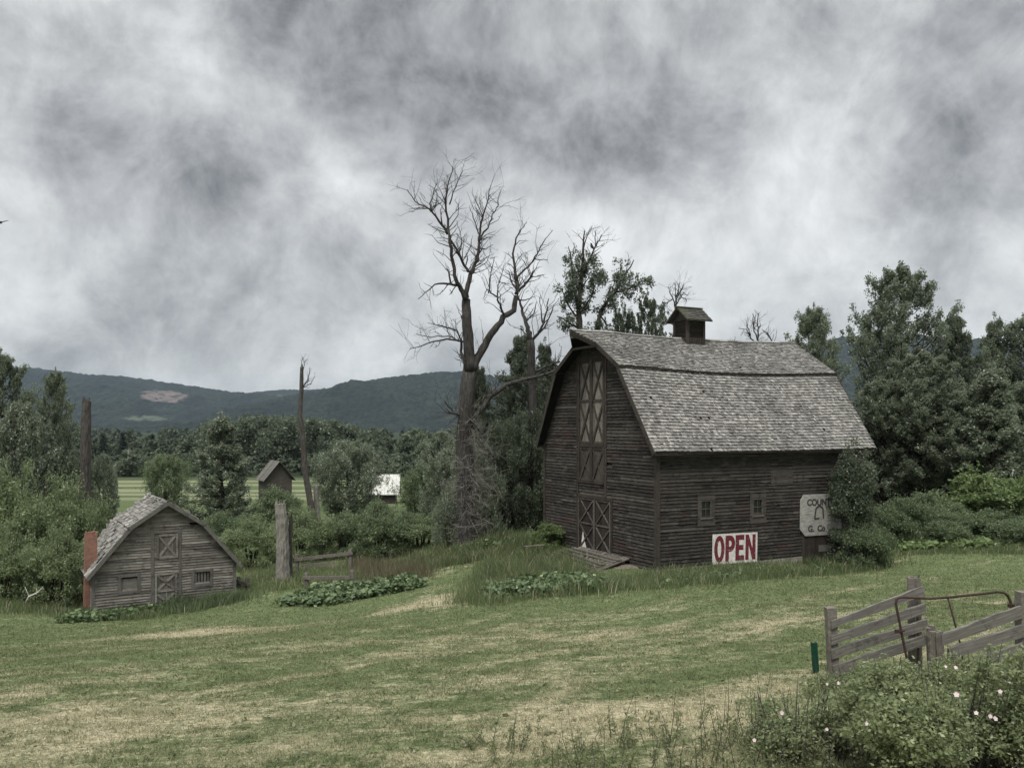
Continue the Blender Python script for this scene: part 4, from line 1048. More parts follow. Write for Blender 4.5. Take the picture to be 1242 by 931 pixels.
# small shed
def build_shed():
    W, Ld = 6.25, 4.2; half = W/2; ZE, ZB, ZR, XB = 1.9, 3.74, 4.82, 1.62; Z0 = -.5; r = random.Random(4)
    rot = R(90-58.1)
    root = empty('small_shed', P(112,745,38), rot, 'small grey weathered shed with a gambrel roof and X braced doors', 'shed')
    up, lo = (2.68,3.62,2.28,3.40), (2.6,3.58,-.15,1.6); wl, wr = (1.18,1.86,.92,1.55), (4.36,5.06,.94,1.5)
    holes = [up, lo, wl, wr]
    def gs(z):
        h = gam_half(z, half, ZB, ZR, ZE, XB); return cut([(half-h, half+h)], holes, z)
    mb = MB(); siding(mb, (0,0,0), (1,0,0), (0,-1,0), gs, Z0, ZR-.06, .125, .042, (1.2,3.2), r, .014); mb.build('gable_wall', M['shed'], root)
    mb = MB(); siding(mb, (0,0,0), (0,1,0), (-1,0,0), lambda z: [(0,Ld)], Z0, ZE+.1, .125, .026, (1.2,3), r); siding(mb, (W,0,0), (0,1,0), (1,0,0), lambda z: [(0,Ld)], Z0, ZE+.1, .125, .026, (1.2,3), r)
    siding(mb, (0,Ld,0), (1,0,0), (0,1,0), lambda z: [(half-gam_half(z,half,ZB,ZR,ZE,XB), half+gam_half(z,half,ZB,ZR,ZE,XB))], Z0, ZR-.06, .125, .026, (1.2,3), r)
    mb.build('side_wall', M['shed'], root)
    mb = MB(); prof = [(0,Z0),(W,Z0),(W,ZE),(half+XB,ZB),(half,ZR),(half-XB,ZB),(0,ZE)]
    for yy in (.05, Ld-.09): mb.prism(prof, (0,yy,0), (1,0,0), (0,0,1), (0,1,0), .05)
    mb.box((.03,.1,Z0),(.08,Ld-.1,ZE)); mb.box((W-.08,.1,Z0),(W-.03,Ld-.1,ZE)); mb.build('wall_lining', M['barn_dark'], root)
    for xa, xb_ in ((-.04,.1),(W-.1,W+.04)):
        mb = MB(); mb.box((xa,-.055,Z0),(xb_,-.028,ZE)); mb.build('corner_board', M['shed_trim'], root)
    roof = empty('roof', (0,0,0)); roof.parent = root
    # loose shingles and a broken ridge
    ls = MB()
    for k in range(26):
        y = r.uniform(-.2, Ld); x = half-r.uniform(0,.5); ls.beam((x,y,ZR+.15-.3*(half-x)),(x-.15,y+r.uniform(-.1,.3),ZR+.13+r.uniform(0,.07)-.4*(half-x)),.14,.015)
    for k in range(30):
        y = Ld-r.uniform(-.15,.4); f = r.random(); x = -.2+(half+.2)*f; z = np.interp(x, [-.26,half-XB,half], [1.72,ZB+.1,ZR+.12])
        ls.beam((x,y,z+.03),(x+r.uniform(-.1,.15),y+r.uniform(.1,.3),z+r.uniform(.08,.22)),.13,.018)
    # shingles run along y here: build in (x->y) swapped coordinates
    for side in (0,1):
        for nm, pa, pb, miss in (('lower_shingles', (-.26,1.70), (half-XB,ZB+.10), .10), ('upper_shingles', (half-XB-.08,ZB+.07), (half,ZR+.12), .08)):
            q = MB(); shingles(q, pa, pb, lambda f: -.32, lambda f: Ld+.2, .21, r, (.12,.3), .035, miss if side == 0 else .04)
            v = []
            for x, y, z in q.v: v.append((y if side == 0 else W-y, x, z+.02*math.sin(x*2.3+y*3)))
            q.v = v
            if side == 0: q.f = [tuple(reversed(f)) for f in q.f]
            if side == 0 and nm == 'upper_shingles':
                k = len(q.v); q.v += ls.v; q.f += [tuple(i+k for i in f) for f in ls.f]
            q.build(nm, M['shed_shingle'], roof)
            d = MB(); (ya,za),(yb,zb) = pa, pb; g = (lambda y: y) if side == 0 else (lambda y: W-y)
            d.hexa([(g(ya),-.3,za-.09),(g(yb),-.3,zb-.09),(g(yb),Ld+.2,zb-.09),(g(ya),Ld+.2,za-.09),(g(ya),-.3,za-.015),(g(yb),-.3,zb-.015),(g(yb),Ld+.2,zb-.015),(g(ya),Ld+.2,za-.015)])
            d.build('deck', M['barn_dark'], roof)
            b = MB(); b.beam((g(ya),-.335,za-.09),(g(yb),-.335,zb-.09),.04,.17,(-(zb-za),0,(yb-ya)) if side == 0 else ((zb-za),0,(yb-ya))); b.build('rake_board', M['shed_trim'], roof)
    def dr(name, hole, rows):
        a, b, c, d = hole; n = 5; m = MB()
        for i in range(n): m.box((a+(b-a)*i/n+.004,-.02,c),(a+(b-a)*(i+1)/n-.004,.02,d))
        dd = m.build(name, M['shed_trim'], root); q = MB()
        for j in range(rows):
            z0_, z1_ = c+(d-c)*j/rows, c+(d-c)*(j+1)/rows
            xbrace(q, (0,-.022,0), (1,0,0), (0,-1,0), a+.06, b-.06, z0_+.05, z1_-.05, .11, .024)
            q.box((a,-.055,z0_),(b,-.024,z0_+.1))
        q.box((a,-.055,d-.1),(b,-.024,d)); q.box((a,-.085,c),(a+.09,-.056,d)); q.box((b-.09,-.085,c),(b,-.056,d)); q.build('cross_braces', M['shed'], dd)
    dr('loft_door', up, 1); dr('ground_door', lo, 2)
    m = MB(); m.box((2.44,-.06,-.2),(2.58,-.028,3.5)); m.box((3.66,-.06,-.2),(3.77,-.028,3.62)); m.box((2.44,-.062,3.44),(3.77,-.03,3.52)); m.build('door_frame', M['shed_trim'], root)
    for hole, boarded in ((wl,True),(wr,False)):
        a, b, c, d = hole; f = MB()
        f.box((a-.14,-.06,c-.14),(a,-.03,d+.14)); f.box((b,-.06,c-.14),(b+.14,-.03,d+.14)); f.box((a,-.06,d),(b,-.03,d+.13)); f.box((a,-.06,c-.13),(b,-.03,c))
        w = f.build('window', M['shed_trim'], root); p = MB()
        if boarded:
            p.box((a,-.0,c),(b,.03,d-.08)); p.build('board', M['grey_board'], w)
        else:
            for k in range(5): p.box((a+(b-a)*(k+.12)/5,-.0,c),(a+(b-a)*(k+.8)/5,.02,d-.05*(k%2)))
            p.build('slats', M['grey_board'], w)
    ch = MB(); n = 8
    ch.hexa([(-.27,.75,-.6),(.30,.75,-.6),(.30,1.28,-.6),(-.27,1.28,-.6),(-.21,.78,3.5),(.28,.78,3.5),(.28,1.25,3.5),(-.21,1.25,3.5)])
    for k in range(7): x = -.2+.07*k; ch.box((x,.79+.1*(k%3),3.49),(x+.068,1.0+.1*(k%3),3.52+r.uniform(0,.12)))
    ch.build('brick_chimney', M['brick'], root)
    return root
build_shed()

def hut(label, o, rot, W, Ld, ze, zr, wallm, roofm, name='hut'):
    rt = empty(name, o, rot, label, 'hut'); mb = MB()
    mb.prism([(0,-1),(W,-1),(W,ze),(W/2,zr),(0,ze)], (0,0,0), (1,0,0), (0,0,1), (0,1,0), .06); mb.prism([(0,-1),(W,-1),(W,ze),(W/2,zr),(0,ze)], (0,Ld-.06,0), (1,0,0), (0,0,1), (0,1,0), .06)
    mb.box((0,.065,-1),(.06,Ld-.065,ze)); mb.box((W-.06,.065,-1),(W,Ld-.065,ze)); mb.build('wall', wallm, rt)
    rf = MB(); s = (zr-ze)/(W/2)
    for sd in (0,1):
        g = (lambda x: x) if sd == 0 else (lambda x: W-x)
        for k in range(9):
            y0, y1 = -.5+(Ld+1)*k/9, -.5+(Ld+1)*(k+1)/9-.02
            rf.hexa([(g(-.35),y0,ze-.35*s),(g(W/2),y0,zr),(g(W/2),y1,zr),(g(-.35),y1,ze-.35*s),(g(-.35),y0,ze-.35*s+.07),(g(W/2),y0,zr+.07),(g(W/2),y1,zr+.07),(g(-.35),y1,ze-.35*s+.07)])
    rf.build('roof', roofm, rt); return rt
c = P(322,606,106); hut('grey gabled hut far out in the meadow behind the tall snag', c, R(90-61), 3.3, 3.9, 2.75, 4.75, M['barn'], M['grey_board'])
c = P(479.5,606,104); hut('hut with a white metal roof half hidden behind the round greyish tree', c, R(90+3), 2.5, 3.0, 1.15, 3.0, M['barn'], M['pale_metal'])

# ------------------------------------------------------------------ fences and gate
def post_mb(mb, base, top, w, r):
    b, t = Vector(base), Vector(top); mb.tube([b, b.lerp(t,.5), t], [w*.52, w*.5, w*.47], 7, True, .12)
    for k in range(3): mb.beam(t+Vector((r.uniform(-.3,.3)*w, r.uniform(-.3,.3)*w, -.05)), t+Vector((r.uniform(-.3,.3)*w, 0, r.uniform(.01,.06))), w*.3, w*.25)
def rail_fence(label, d, posts, rails):
    r = random.Random(int(d*10)); o = P(posts[0][0], posts[0][2], d); o.z = z1(o.x, o.y); rt = empty('rail_fence', o, 0, label, 'fence')
    for px, y0, y1 in posts:
        mb = MB(); b, t = P(px,y1,d), P(px,y0,d); b.z = min(b.z, z1(b.x, b.y))-.2; post_mb(mb, b-o, t-o, .24, r); mb.build('post', M['grey_wood'], rt)
    for (xa,ya,xb,yb) in rails:
        mb = MB(); mb.beam(P(xa,ya,d)-o+Vector((0,-.14,0)), P(xb,yb,d)-o+Vector((0,-.14,0)), .06, .16); mb.build('rail', M['grey_wood'], rt)
rail_fence('low grey rail fence farther back, in front of the meadow shrubs', 45.5, [(360,672,690),(425,666,684)], [(358,678,428,670),(366,685,406,682)])
rail_fence('low grey rail fence nearer, behind the burdock patch', 41, [(372,695,712),(427,692,712)], [(368,700,430,699),(425,705,457,702)])
rail_fence('short dark rail fence stub against the right wall of the small shed', 42.5, [(290,700,716),(300,700,714)], [(287,703,303,708)])
def board_fence():
    r = random.Random(2)
    def pan(name, label, posts, boards, o):
        rt = empty(name, o, 0, label, 'fence')
        for (px,y0,px1,y1,d,w,kind) in posts:
            mb = MB(); b, t = P(px1,y1,d), P(px,y0,d); b.z = min(b.z, z1(b.x,b.y)-.2)
            if kind == 'sq': mb.beam(b-o, t-o, w, w, (0,1,0))
            else: post_mb(mb, b-o, t-o, w, r)
            mb.build('post', M['grey_wood'], rt)
        for (xa,ya,da,ha,xb,yb,db,hb) in boards:
            mb = MB(); n = 12; top = []; A, B = P(xa,ya,da)-o, P(xb,yb,db)-o
            for i in range(n+1):
                f = i/n; c = A.lerp(B, f); h = 1.22*(ha*da*(1-f)+hb*db*f)/F; k = r.uniform(-.012,.012)
                top.append((c+Vector((0,0,h/2+k)), c-Vector((0,0,h/2+r.uniform(-.006,.006)))))
            q = Vector((0,.03,0))
            for a, b in top: mb.v += [tuple(v) for v in (b-q, a-q, a+q, b+q)]
            for i in range(n):
                k = i*4; mb.f += [(k,k+4,k+5,k+1),(k+1,k+5,k+6,k+2),(k+2,k+6,k+7,k+3),(k+3,k+7,k+4,k)]
            mb.f += [(0,1,2,3),(n*4+3,n*4+2,n*4+1,n*4)]
            bo = mb.build('board', M['grey_board'], rt); an = math.atan2(B.z-A.z, B.x-A.x); m4 = Matrix.Rotation(an, 4, 'Y')
            bo.data.transform(m4); bo.rotation_euler = (0, -an, 0)
        return rt
    pan('board_fence', 'grey board fence panel with four sloping boards left of the rusty gate', [(1007,736,1012,826,14.1,.155,'sq'),(1105,700,1107,805,14.5,.14,'rd'),(1113,701,1115,800,14.52,.11,'rd')],
        [(1008,757,14.0,7.5,1120,716,14.3,9),(1008,776,14.0,8.5,1122,737,14.3,9.5),(1008,793,14.0,9.5,1124,756,14.3,10.5),(1010,813,14.0,11,1124,774,14.3,11)], P(1010,824,14.1))
    pan('board_fence', 'grey board fence panel with three boards right of the rusty gate', [(1242,717,1243,800,13.4,.19,'sq')],
        [(1140,776,13.2,11,1238,741,13.3,13),(1150,792,13.2,11,1244,763,13.3,13),(1180,804,13.2,11,1246,785,13.3,12)], P(1240,800,13.3))
    mb = MB(); o = P(1137,808,13.25); 
    for k in range(8):
        a = k*.8; q = Vector((math.cos(a)*.075, math.sin(a)*.075, 0)); mb.beam(Vector((0,0,-.4))+q*1.1, P(1133,762,13.25)-o+q+Vector((0,0,r.uniform(-.1,.06))), .085, .075, (0,1,0), a)
    s = mb.build('stub_post', M['grey_wood']); s.location = o; tag(s, 'short splintered grey post between the gate and the right board fence', 'post')
    # rusty pipe gate
    zc = lambda x, y: P(980+x/4.74, 690+y/4.74, 13.7)
    o = zc(570,525); rt = empty('pipe_gate', o, 0, 'rusty bent pipe gate with a rounded top hanging crooked', 'gate')
    fr = [(578,600),(570,525),(545,400),(515,250),(505,200),(508,175),(522,163),(548,160),(700,168),(820,160),(960,145),(1090,130),(1125,134),(1148,150),(1162,180),(1185,270),(1225,410),(1245,520)]
    mb = MB(); mb.tube([zc(*p)-o for p in fr], .021, 8); mb.build('frame', M['rust'], rt, True)
    mb = MB(); mb.tube([zc(*p)-o for p in ((805,165),(855,350),(880,445),(895,560))], .015, 6); mb.build('brace_bar', M['rust'], rt, True)
    for x, y in ((520,357),(1170,210)):
        mb = MB(); c = zc(x,y)-o; mb.box(c-Vector((.05,.03,.025)), c+Vector((.05,.03,.03))); mb.beam(c+Vector((0,-.03,0)), c+Vector((.09,-.03,.02)), .02,.02); mb.build('hinge', M['rust'], rt)
    mb = MB()
    for k in range(9):
        t = .1+k*.1; a = (520+600*t, 166-32*t*.8); mb.tube([zc(*a)-o, zc(a[0]+18,a[1]+130+20*math.sin(k))-o, zc(a[0]+50,a[1]+330)-o], .0018, 3, False)
    for k in range(4): mb.tube([zc(520+25*k,235+70*k)-o, zc(840+20*k,225+70*k)-o, zc(1175+20*k,200+70*k)-o], .0018, 3, False)
    mb.build('wire_mesh', M['rust'], rt)
    o = P(992,815,14.5); rt = empty('metal_post', o, 0, 'short green metal post left of the board fence', 'post')
    mb = MB(); mb.beam((0,0,-.3), P(988,779,14.5)-o, .085, .02, (0,1,0)); mb.beam(Vector((-.04,.04,-.3)), P(988,779,14.5)-o+Vector((-.04,.04,0)), .012, .07, (0,1,0)); mb.beam(Vector((.04,.04,-.3)), P(988,779,14.5)-o+Vector((.04,.04,0)), .012, .07, (0,1,0))
    mb.build('channel', M['green_paint'], rt)
board_fence()
def field_fence():
    o = P(140,596,150); rt = empty('field_fence', o, 0, 'long dark rail fence crossing the pale valley field', 'fence')
    a = P(130,597,150)-o; b = P(560,597,150)-o
    for k in (0,.5): mb = MB(); mb.beam(a+Vector((0,0,k)), b+Vector((0,0,k)), .08, .16); mb.build('rail', M['barn_trim'], rt)
    for k in range(26): mb = MB(); p = a.lerp(b, k/25); mb.beam(p-Vector((0,0,1.2)), p+Vector((0,0,.8)), .16, .16, (0,1,0)); mb.build('post', M['barn_trim'], rt)
field_fence()
o = P(156,560,200); mb = MB(); mb.tube([(0,0,-8),(0,0,2.9)], [.24,.18], 8); mb.tube([(-.5,0,2.6),(.5,0,2.6)], .06, 5); s = mb.build('utility_pole', M['stone']); s.location = o; tag(s, 'pale slim pole in front of the valley wood', 'pole')
mb = MB(); mb.tube([(0,0,-.2),(.25,.0,.25),(.8,.1,.5),(1.25,.1,.95)], [.055,.05,.04,.015], 6); mb.tube([(.25,0,.25),(.05,.05,.65),(-.05,.0,.95)], [.035,.025,.01], 5); mb.tube([(.8,.1,.5),(.75,.1,.85)], [.03,.01], 5)
s = mb.build('bleached_branch', M['white_paint'], None, True); s.scale = (.6,)*3; s.location = P(31,727,37.6); tag(s, 'bleached white branch lying at the foot of the willows', 'branch')

# birds
def bird(name, loc, rz, label, fly=False):
    mb = MB(); 
    mb.tube([(0,-.26,.02),(0,-.2,.05),(0,-.08,.12),(0,.05,.16),(0,.13,.22),(0,.18,.30),(0,.24,.31),(0,.32,.29)] if not fly else [(0,-.34,0),(0,-.25,.0),(0,-.1,.02),(0,.08,.03),(0,.18,.05),(0,.25,.07),(0,.31,.06),(0,.37,.05)], [.03,.05,.10,.12,.095,.07,.055,.008], 10)
    if fly:
        for s in (-1,1): mb.prism([(0,-.1),(s*.3,-.16),(s*.62,-.06),(s*.3,.12),(0,.12)] if s > 0 else [(0,.12),(-.3,.12),(-.62,-.06),(-.3,-.16),(0,-.1)], (0,0,.03), (1,0,.35*s), (0,1,0), (0,0,1), .02)
    else:
        for s in (-1,1): mb.tube([(s*.04,.0,.1),(s*.04,.03,-.06)], [.014,.01], 5)
    o = mb.build(name, M['black'], None, True); o.location = loc; o.rotation_euler = (R(35) if not fly else 0, 0, rz); o.scale = (.8,)*3; tag(o, label, 'bird')
bird('perched_bird', P(717,301,56.1), R(70), 'black bird perched high in the half dead tree behind the barn')
bird('flying_bird', P(1,270,60), R(30), 'dark bird in the sky at the left picture edge', True)

# ------------------------------------------------------------------ ground cover
def poly_sample(poly, n, r):
    poly = np.array([(p.x, p.y) for p in poly]); lo, hi = poly.min(0), poly.max(0); out = np.zeros((0,2))
    while len(out) < n:
        p = lo+(hi-lo)*r.random((n*2,2)); ins = np.zeros(len(p), bool); j = len(poly)-1
        for i in range(len(poly)):
            a, b = poly[i], poly[j]
            with np.errstate(divide='ignore', invalid='ignore'):
                c = ((a[1] > p[:,1]) != (b[1] > p[:,1])) & (p[:,0] < (b[0]-a[0])*(p[:,1]-a[1])/(b[1]-a[1]+1e-12)+a[0])
            ins ^= c; j = i
        out = np.concatenate([out, p[ins]])
    return out[:n]
def blades(xy, h, w, lean, r, zoff=0.0):
    n = len(xy); z = zt(xy[:,0], xy[:,1])-.02+zoff
    b = np.stack([xy[:,0], xy[:,1], z], 1); h = np.broadcast_to(h, (n,))*(.6+.7*r.random(n)); h = h*(.45+1.15*fbm(xy[:,0]*2.6, xy[:,1]*2.6, 3, 2) if n > 100000 else .25+1.5*fbm(xy[:,0]*.8, xy[:,1]*.8, 3, 4)); w = np.broadcast_to(w, (n,))
    az = r.random(n)*6.283; s = np.stack([np.cos(az), np.sin(az), np.zeros(n)], 1)*(w/2)[:,None]
    la = r.random(n)*6.283; ld = np.stack([np.cos(la), np.sin(la), np.zeros(n)], 1)*(h*lean*r.random(n)*1.4)[:,None]
    up = np.array([0,0,1.0])*h[:,None]
    m = b+up*.6+ld*.4
    V = np.stack([b-s, b+s, m+s*.8, m-s*.8, b+up*.97+ld], 1).reshape(-1, 3); k = np.arange(n)*5
    return V, np.stack([k,k+1,k+2,k+3], 1), np.stack([k+3,k+2,k+4], 1)
def blade_obj(name, parts, m, label, cat):
    Vs, Q, T = [], [], []; o = 0
    for V, q, t in parts: Vs.append(V); Q.append(q+o); T.append(t+o); o += len(V)
    ob = link(name, np_mesh(name, np.concatenate(Vs), np.concatenate(Q), np.concatenate(T)), m); return tag(ob, label, cat, kind='stuff')
r = np.random.default_rng(3)
# lawn blades, dense near and thinning with distance
n = 560000
d = 6.5+ (r.random(n)**1.35)*36; u = r.uniform(-.68, .68, n); xy = np.stack([u*d*1.02, d], 1)
keep = r.random(n) < np.clip(1.2-d/42, .12, 1); xy = xy[keep]; dd = xy[:,1]
blade_obj('lawn_grass', [blades(xy, .045+.0009*dd, .0045+.00065*dd, 1.5, r)], M['blade'], 'short mown grass of the lawn with dry straw coloured patches', 'grass')
def region(px, n, h, w=.02, lean=.5, seed=1):
    rr = np.random.default_rng(seed); xy = poly_sample([G(*p) for p in px], n, rr); xy = xy+rr.normal(size=xy.shape)*(rr.random((n,1))**2)*.9
    return blades(xy, h*(.6+.5*rr.random(n)**2), w, lean, rr)
front = [(548,733),(590,735),(640,728),(720,722),(800,716),(880,709),(960,700),(1080,688),(1085,680),(1000,683),(900,688),(800,697),(765,703),(735,707),(705,697),(690,676),(660,668),(610,672),(585,700)]
blade_obj('tall_grass', [region(front, 28000, .5, .022, .55, 1), region([(590,690),(640,676),(690,676),(704,700),(690,716),(610,722),(575,722)], 14000, .72, .022, .5, 2)], M['tall_grass'], 'tall green grass growing along the front of the barn', 'grass')
blade_obj('tall_grass', [region([(470,690),(520,676),(560,668),(640,654),(668,650),(655,664),(610,672),(570,684),(500,694)], 16000, .6, .025, .5, 3)], M['tall_grass'], 'tall grass bank around the foot of the dead tree', 'grass')
blade_obj('tall_grass', [region([(230,738),(300,722),(360,716),(440,712),(520,700),(470,686),(300,692),(285,715)], 22000, .45, .024, .55, 4), region([(285,690),(400,672),(540,664),(640,650),(400,655),(250,680)], 16000, .5, .03, .5, 5)], M['tall_grass'], 'rough meadow grass between the small shed and the rail fences', 'grass')
blade_obj('tall_grass', [region([(-60,748),(60,744),(110,752),(170,752),(230,742),(190,740),(110,741),(100,722),(40,712),(-60,716)], 20000, .42, .024, .55, 6)], M['tall_grass'], 'unmown grass around the small shed and below the willows', 'grass')
blade_obj('tall_grass', [region([(1080,676),(1242,672),(1300,672),(1300,664),(1080,666)], 9000, .3, .026, .5, 8)], M['tall_grass'], 'grass fringe at the foot of the hedgerow', 'grass')
blade_obj('dry_weeds', [region([(455,712),(520,702),(515,690),(440,682),(418,690),(440,705)], 7000, .75, .02, .35, 9)], M['dry_weed'], 'brownish dry weeds behind the burdock patch', 'weeds')
blade_obj('dark_tufts', [region([(515,838),(560,845),(610,832),(570,824)], 700, .10, .010, 1.1, 12), region([(505,797),(560,804),(600,790),(545,784)], 420, .08, .012, 1.1, 13), region([(270,832),(320,839),(360,826),(300,822)], 500, .08, .011, 1.1, 14), region([(630,808),(700,815),(745,802),(680,795)], 420, .07, .012, 1.1, 15)], M['tall_grass'], 'slightly darker longer grass tufts in the middle of the lawn', 'grass')
blade_obj('tall_grass', [region([(206,744),(250,738),(296,728),(296,720),(286,726),(210,737)], 4500, .75, .03, .5, 16), region([(100,752),(150,752),(150,742),(100,742)], 2200, .6, .03, .5, 17)], M['leaf_shrub'], 'dark rank weeds against the foot of the small shed front', 'weeds')
def lawn_weeds():
    rr = np.random.default_rng(61); n = 900; d = 8+rr.random(n)**1.3*24; u = rr.uniform(-.66,.66,n); x = u*d; z = zt(x, d)
    V = leaf_arrays(np.stack([x, d, z+.025], 1), .06+.05*rr.random(n), 7, .075, 1.2, .3, .5, rr)
    tag(link('lawn_weeds', leaf_mesh('lawn_weeds', V), M['weed']), 'flat little leafy weeds scattered through the mown lawn', 'weeds', kind='stuff')
lawn_weeds()
# broad leaved plants
def docks(name, px, n, size, hmax, label, seed, m='leaf_dock'):
    n = int(n*2.1); size *= .66
    rr = np.random.default_rng(seed); xy = poly_sample([G(*p) for p in px], n, rr); z = zt(xy[:,0], xy[:,1])
    c = np.stack([xy[:,0], xy[:,1], z+.05+hmax*.5*rr.random(n)], 1)
    V = leaf_arrays(c, hmax*.45, 7, size, .9, .8, .8, rr); ob = link(name, leaf_mesh(name, V), M[m]); return tag(ob, label, 'plants', kind='stuff')
docks('burdock_leaves', [(336,736),(400,736),(470,722),(520,712),(500,704),(440,712),(380,718),(350,728)], 330, .34, .5, 'broad leaved burdock patch in front of the nearer rail fence', 21)
docks('burdock_leaves', [(590,728),(640,726),(720,718),(735,712),(690,706),(620,712),(592,720)], 520, .3, .6, 'broad leaved plants at the lawn edge before the barn door', 22)
docks('burdock_leaves', [(800,712),(870,706),(960,694),(1080,686),(1076,682),(960,690),(820,706)], 110, .28, .3, 'broad leaved plants scattered along the barn side wall', 23)
docks('burdock_leaves', [(65,756),(120,754),(190,745),(230,738),(160,742),(110,748)], 150, .32, .55, 'broad leaved weeds in front of the small shed', 24)
docks('burdock_leaves', [(1090,672),(1240,668),(1240,664),(1090,666)], 140, .4, .6, 'pale broad leaved plants along the hedgerow foot', 25, 'leaf_bright')
docks('burdock_leaves', [(560,676),(640,660),(650,655),(560,668)], 60, .3, .4, 'broad leaved plants in the grass bank by the dead tree', 26)

# rose thicket in the near right corner
def rose(label, cx, cy, W, D, H, ncl, per, seed, nf, flowers=(), size=.036, lm='leaf_rose'):
    rr = np.random.default_rng(seed); zb = z1(cx, cy); rt = empty('rose_bush', (cx, cy, zb), 0, label, 'rose bush')
    cl = []
    lob = [(rr.uniform(-.36,.36)*W, rr.uniform(-.36,.36)*D, H*rr.uniform(.15,.64), rr.uniform(.24,.4)) for _ in range(13)]
    lob = [(a, b, c*rr.uniform(.7,1.25), q) for a, b, c, q in lob]
    for k in range(ncl):
        lx, ly, lz, q = lob[k % 13]; dv = rr.normal(size=3); dv /= np.linalg.norm(dv); dv[2] = abs(dv[2]) if rr.random() < .8 else dv[2]
        s = rr.random()**.25; cl.append((lx+dv[0]*W*.17*s, ly+dv[1]*D*.24*s, max(.05, lz+dv[2]*H*.40*s)))
    cl = np.array(cl)
    zg = zt(cx+cl[:,0], cy+cl[:,1])-zb; cl[:,2] += zg
    link('foliage', leaf_mesh('foliage', leaf_arrays(cl, .055+.075*rr.random(len(cl)), per, size, .8, .9, .6, rr)), M[lm], rt)
    mb = MB()
    for k in range(230):
        a = cl[rr.integers(len(cl))]; b = np.array([a[0]*.55, a[1]*.55, zg.mean()*0-.1]); mb.tube([b, (a+b)/2+rr.normal(size=3)*.08, a+np.array([0,-.03,.16])], [.007,.005,.002], 4, False)
    mb.build('canes', M['bark_dead'], rt)
    return rt, cl
def flower(rt, p, s):
    mb = MB(); o = Vector(p); nrm = (Vector((0,-1,.55))+Vector((rnd.uniform(-.5,.5),0,rnd.uniform(-.3,.4)))).normalized(); u = nrm.orthogonal().normalized(); w = nrm.cross(u)
    for k in range(5):
        a = k*1.2566; d1 = u*math.cos(a)+w*math.sin(a); d2 = w*math.cos(a)-u*math.sin(a)
        mb.quad(o, o+d1*s*.6-d2*s*.42+nrm*s*.2, o+d1*s+nrm*s*.15, o+d1*s*.6+d2*s*.42+nrm*s*.2)
    mb.build('flower', M['petal'], rt)
def rose_at(label, box, W, D, H, ncl, per, seed, fl):
    g = G(*box); rt, cl = rose(label, g.x, g.y, W, D, H, ncl, per, seed, 0)
    lf = [c for c in rt.children if c.name.startswith('foliage')][0].data; V = np.zeros(len(lf.vertices)*3, np.float32); lf.vertices.foreach_get('co', V); V = V.reshape(-1,3)+np.array(rt.location)
    qx = CX+V[:,0]/V[:,1]*F; qy = HZ-(V[:,2]-EYE)/V[:,1]*F
    for (px, py, dd) in fl:
        near = V[(np.abs(qx-px) < 12) & (np.abs(qy-py) < 12),1]
        if len(near): dd = near.min()-.03
        flower(rt, P(px, py, dd)-Vector(rt.location), rnd.uniform(.016,.026))
rose_at('largest wild rose bush with pale pink blooms in the near right corner', (1135,945), 2.6, 2.0, .95, 1500, 36, 41, [(1051,877,7.9),(1184,864,7.7),(1201,868,7.7),(1207,871,7.65),(1160,842,8.3),(1213,838,8.3)])
rose_at('wild rose bush right behind the board fence foot', (1075,872), 1.9, 1.3, .55, 800, 30, 42, [(1088,812,9.9),(1017,828,10.2),(1033,828,10.1),(1003,829,10.3),(1176,838,9.5)])
rose_at('wild rose bush below the right board fence panel', (1205,862), 1.9, 1.3, .66, 800, 30, 43, [(1207,812,9.7),(1206,806,9.8),(1147,808,10),(1159,809,10),(1236,836,9.2)])
rose_at('sparser rose bush left of the green post, mixed with dry weeds', (985,915), 1.3, 1.4, .5, 420, 26, 44, [(948,864,9.5),(1003,884,9.2),(915,897,9.3)])
# weedy stalks along the bottom of the lawn
def weeds():
    rr = np.random.default_rng(51); mb = MB(); cl = []
    for k in range(230):
        t = rr.random()**.6; px = 540+t*490; py = rr.uniform(900, 985)-35*t*rr.random()
        g = np.array(G(px, min(py, 985), 4.0)); tall = rr.random() < .22
        h = (rr.uniform(.45,.85) if tall else rr.uniform(.15,.4))*(.55+.6*t)
        e = g+np.array([rr.normal()*.08, rr.normal()*.08, h]); m = (g+e)/2+rr.normal(size=3)*.02
        mb.tube([g-np.array([0,0,.05]), m, e], [.0045,.0035,.0015], 4, False)
        for j in range(9 if not tall else 7):
            s = rr.uniform(.15, .95 if not tall else .65); cl.append(g+(e-g)*s)
    V = leaf_arrays(np.array(cl), .055, 5, .04, .4, 1, .35, rr)
    o = link('bank_weeds', leaf_mesh('bank_weeds', V), M['weed']); tag(o, 'small leaved weeds growing up along the near bottom of the lawn', 'weeds', kind='stuff')
    o = mb.build('weed_stalks', M['bark_dead']); tag(o, 'thin dark weed stalks standing along the near bottom of the lawn', 'weeds', kind='stuff')
weeds()

# ------------------------------------------------------------------ air
mb = MB(); mb.box((-6500,-400,-30),(6500,7600,420)); hz = mb.build('haze', None); tag(hz, kind='stuff')
hm = bpy.data.materials.new('haze air'); hm.use_nodes = True; t = hm.node_tree; t.nodes.clear()
ou = t.nodes.new('ShaderNodeOutputMaterial'); pv = t.nodes.new('ShaderNodeVolumePrincipled')
pv.inputs['Color'].default_value = (.64,.80,1.0,1); pv.inputs['Density'].default_value = 3.6e-5; pv.inputs['Anisotropy'].default_value = 0.0
t.links.new(pv.outputs[0], ou.inputs['Volume']); hz.data.materials.append(hm)

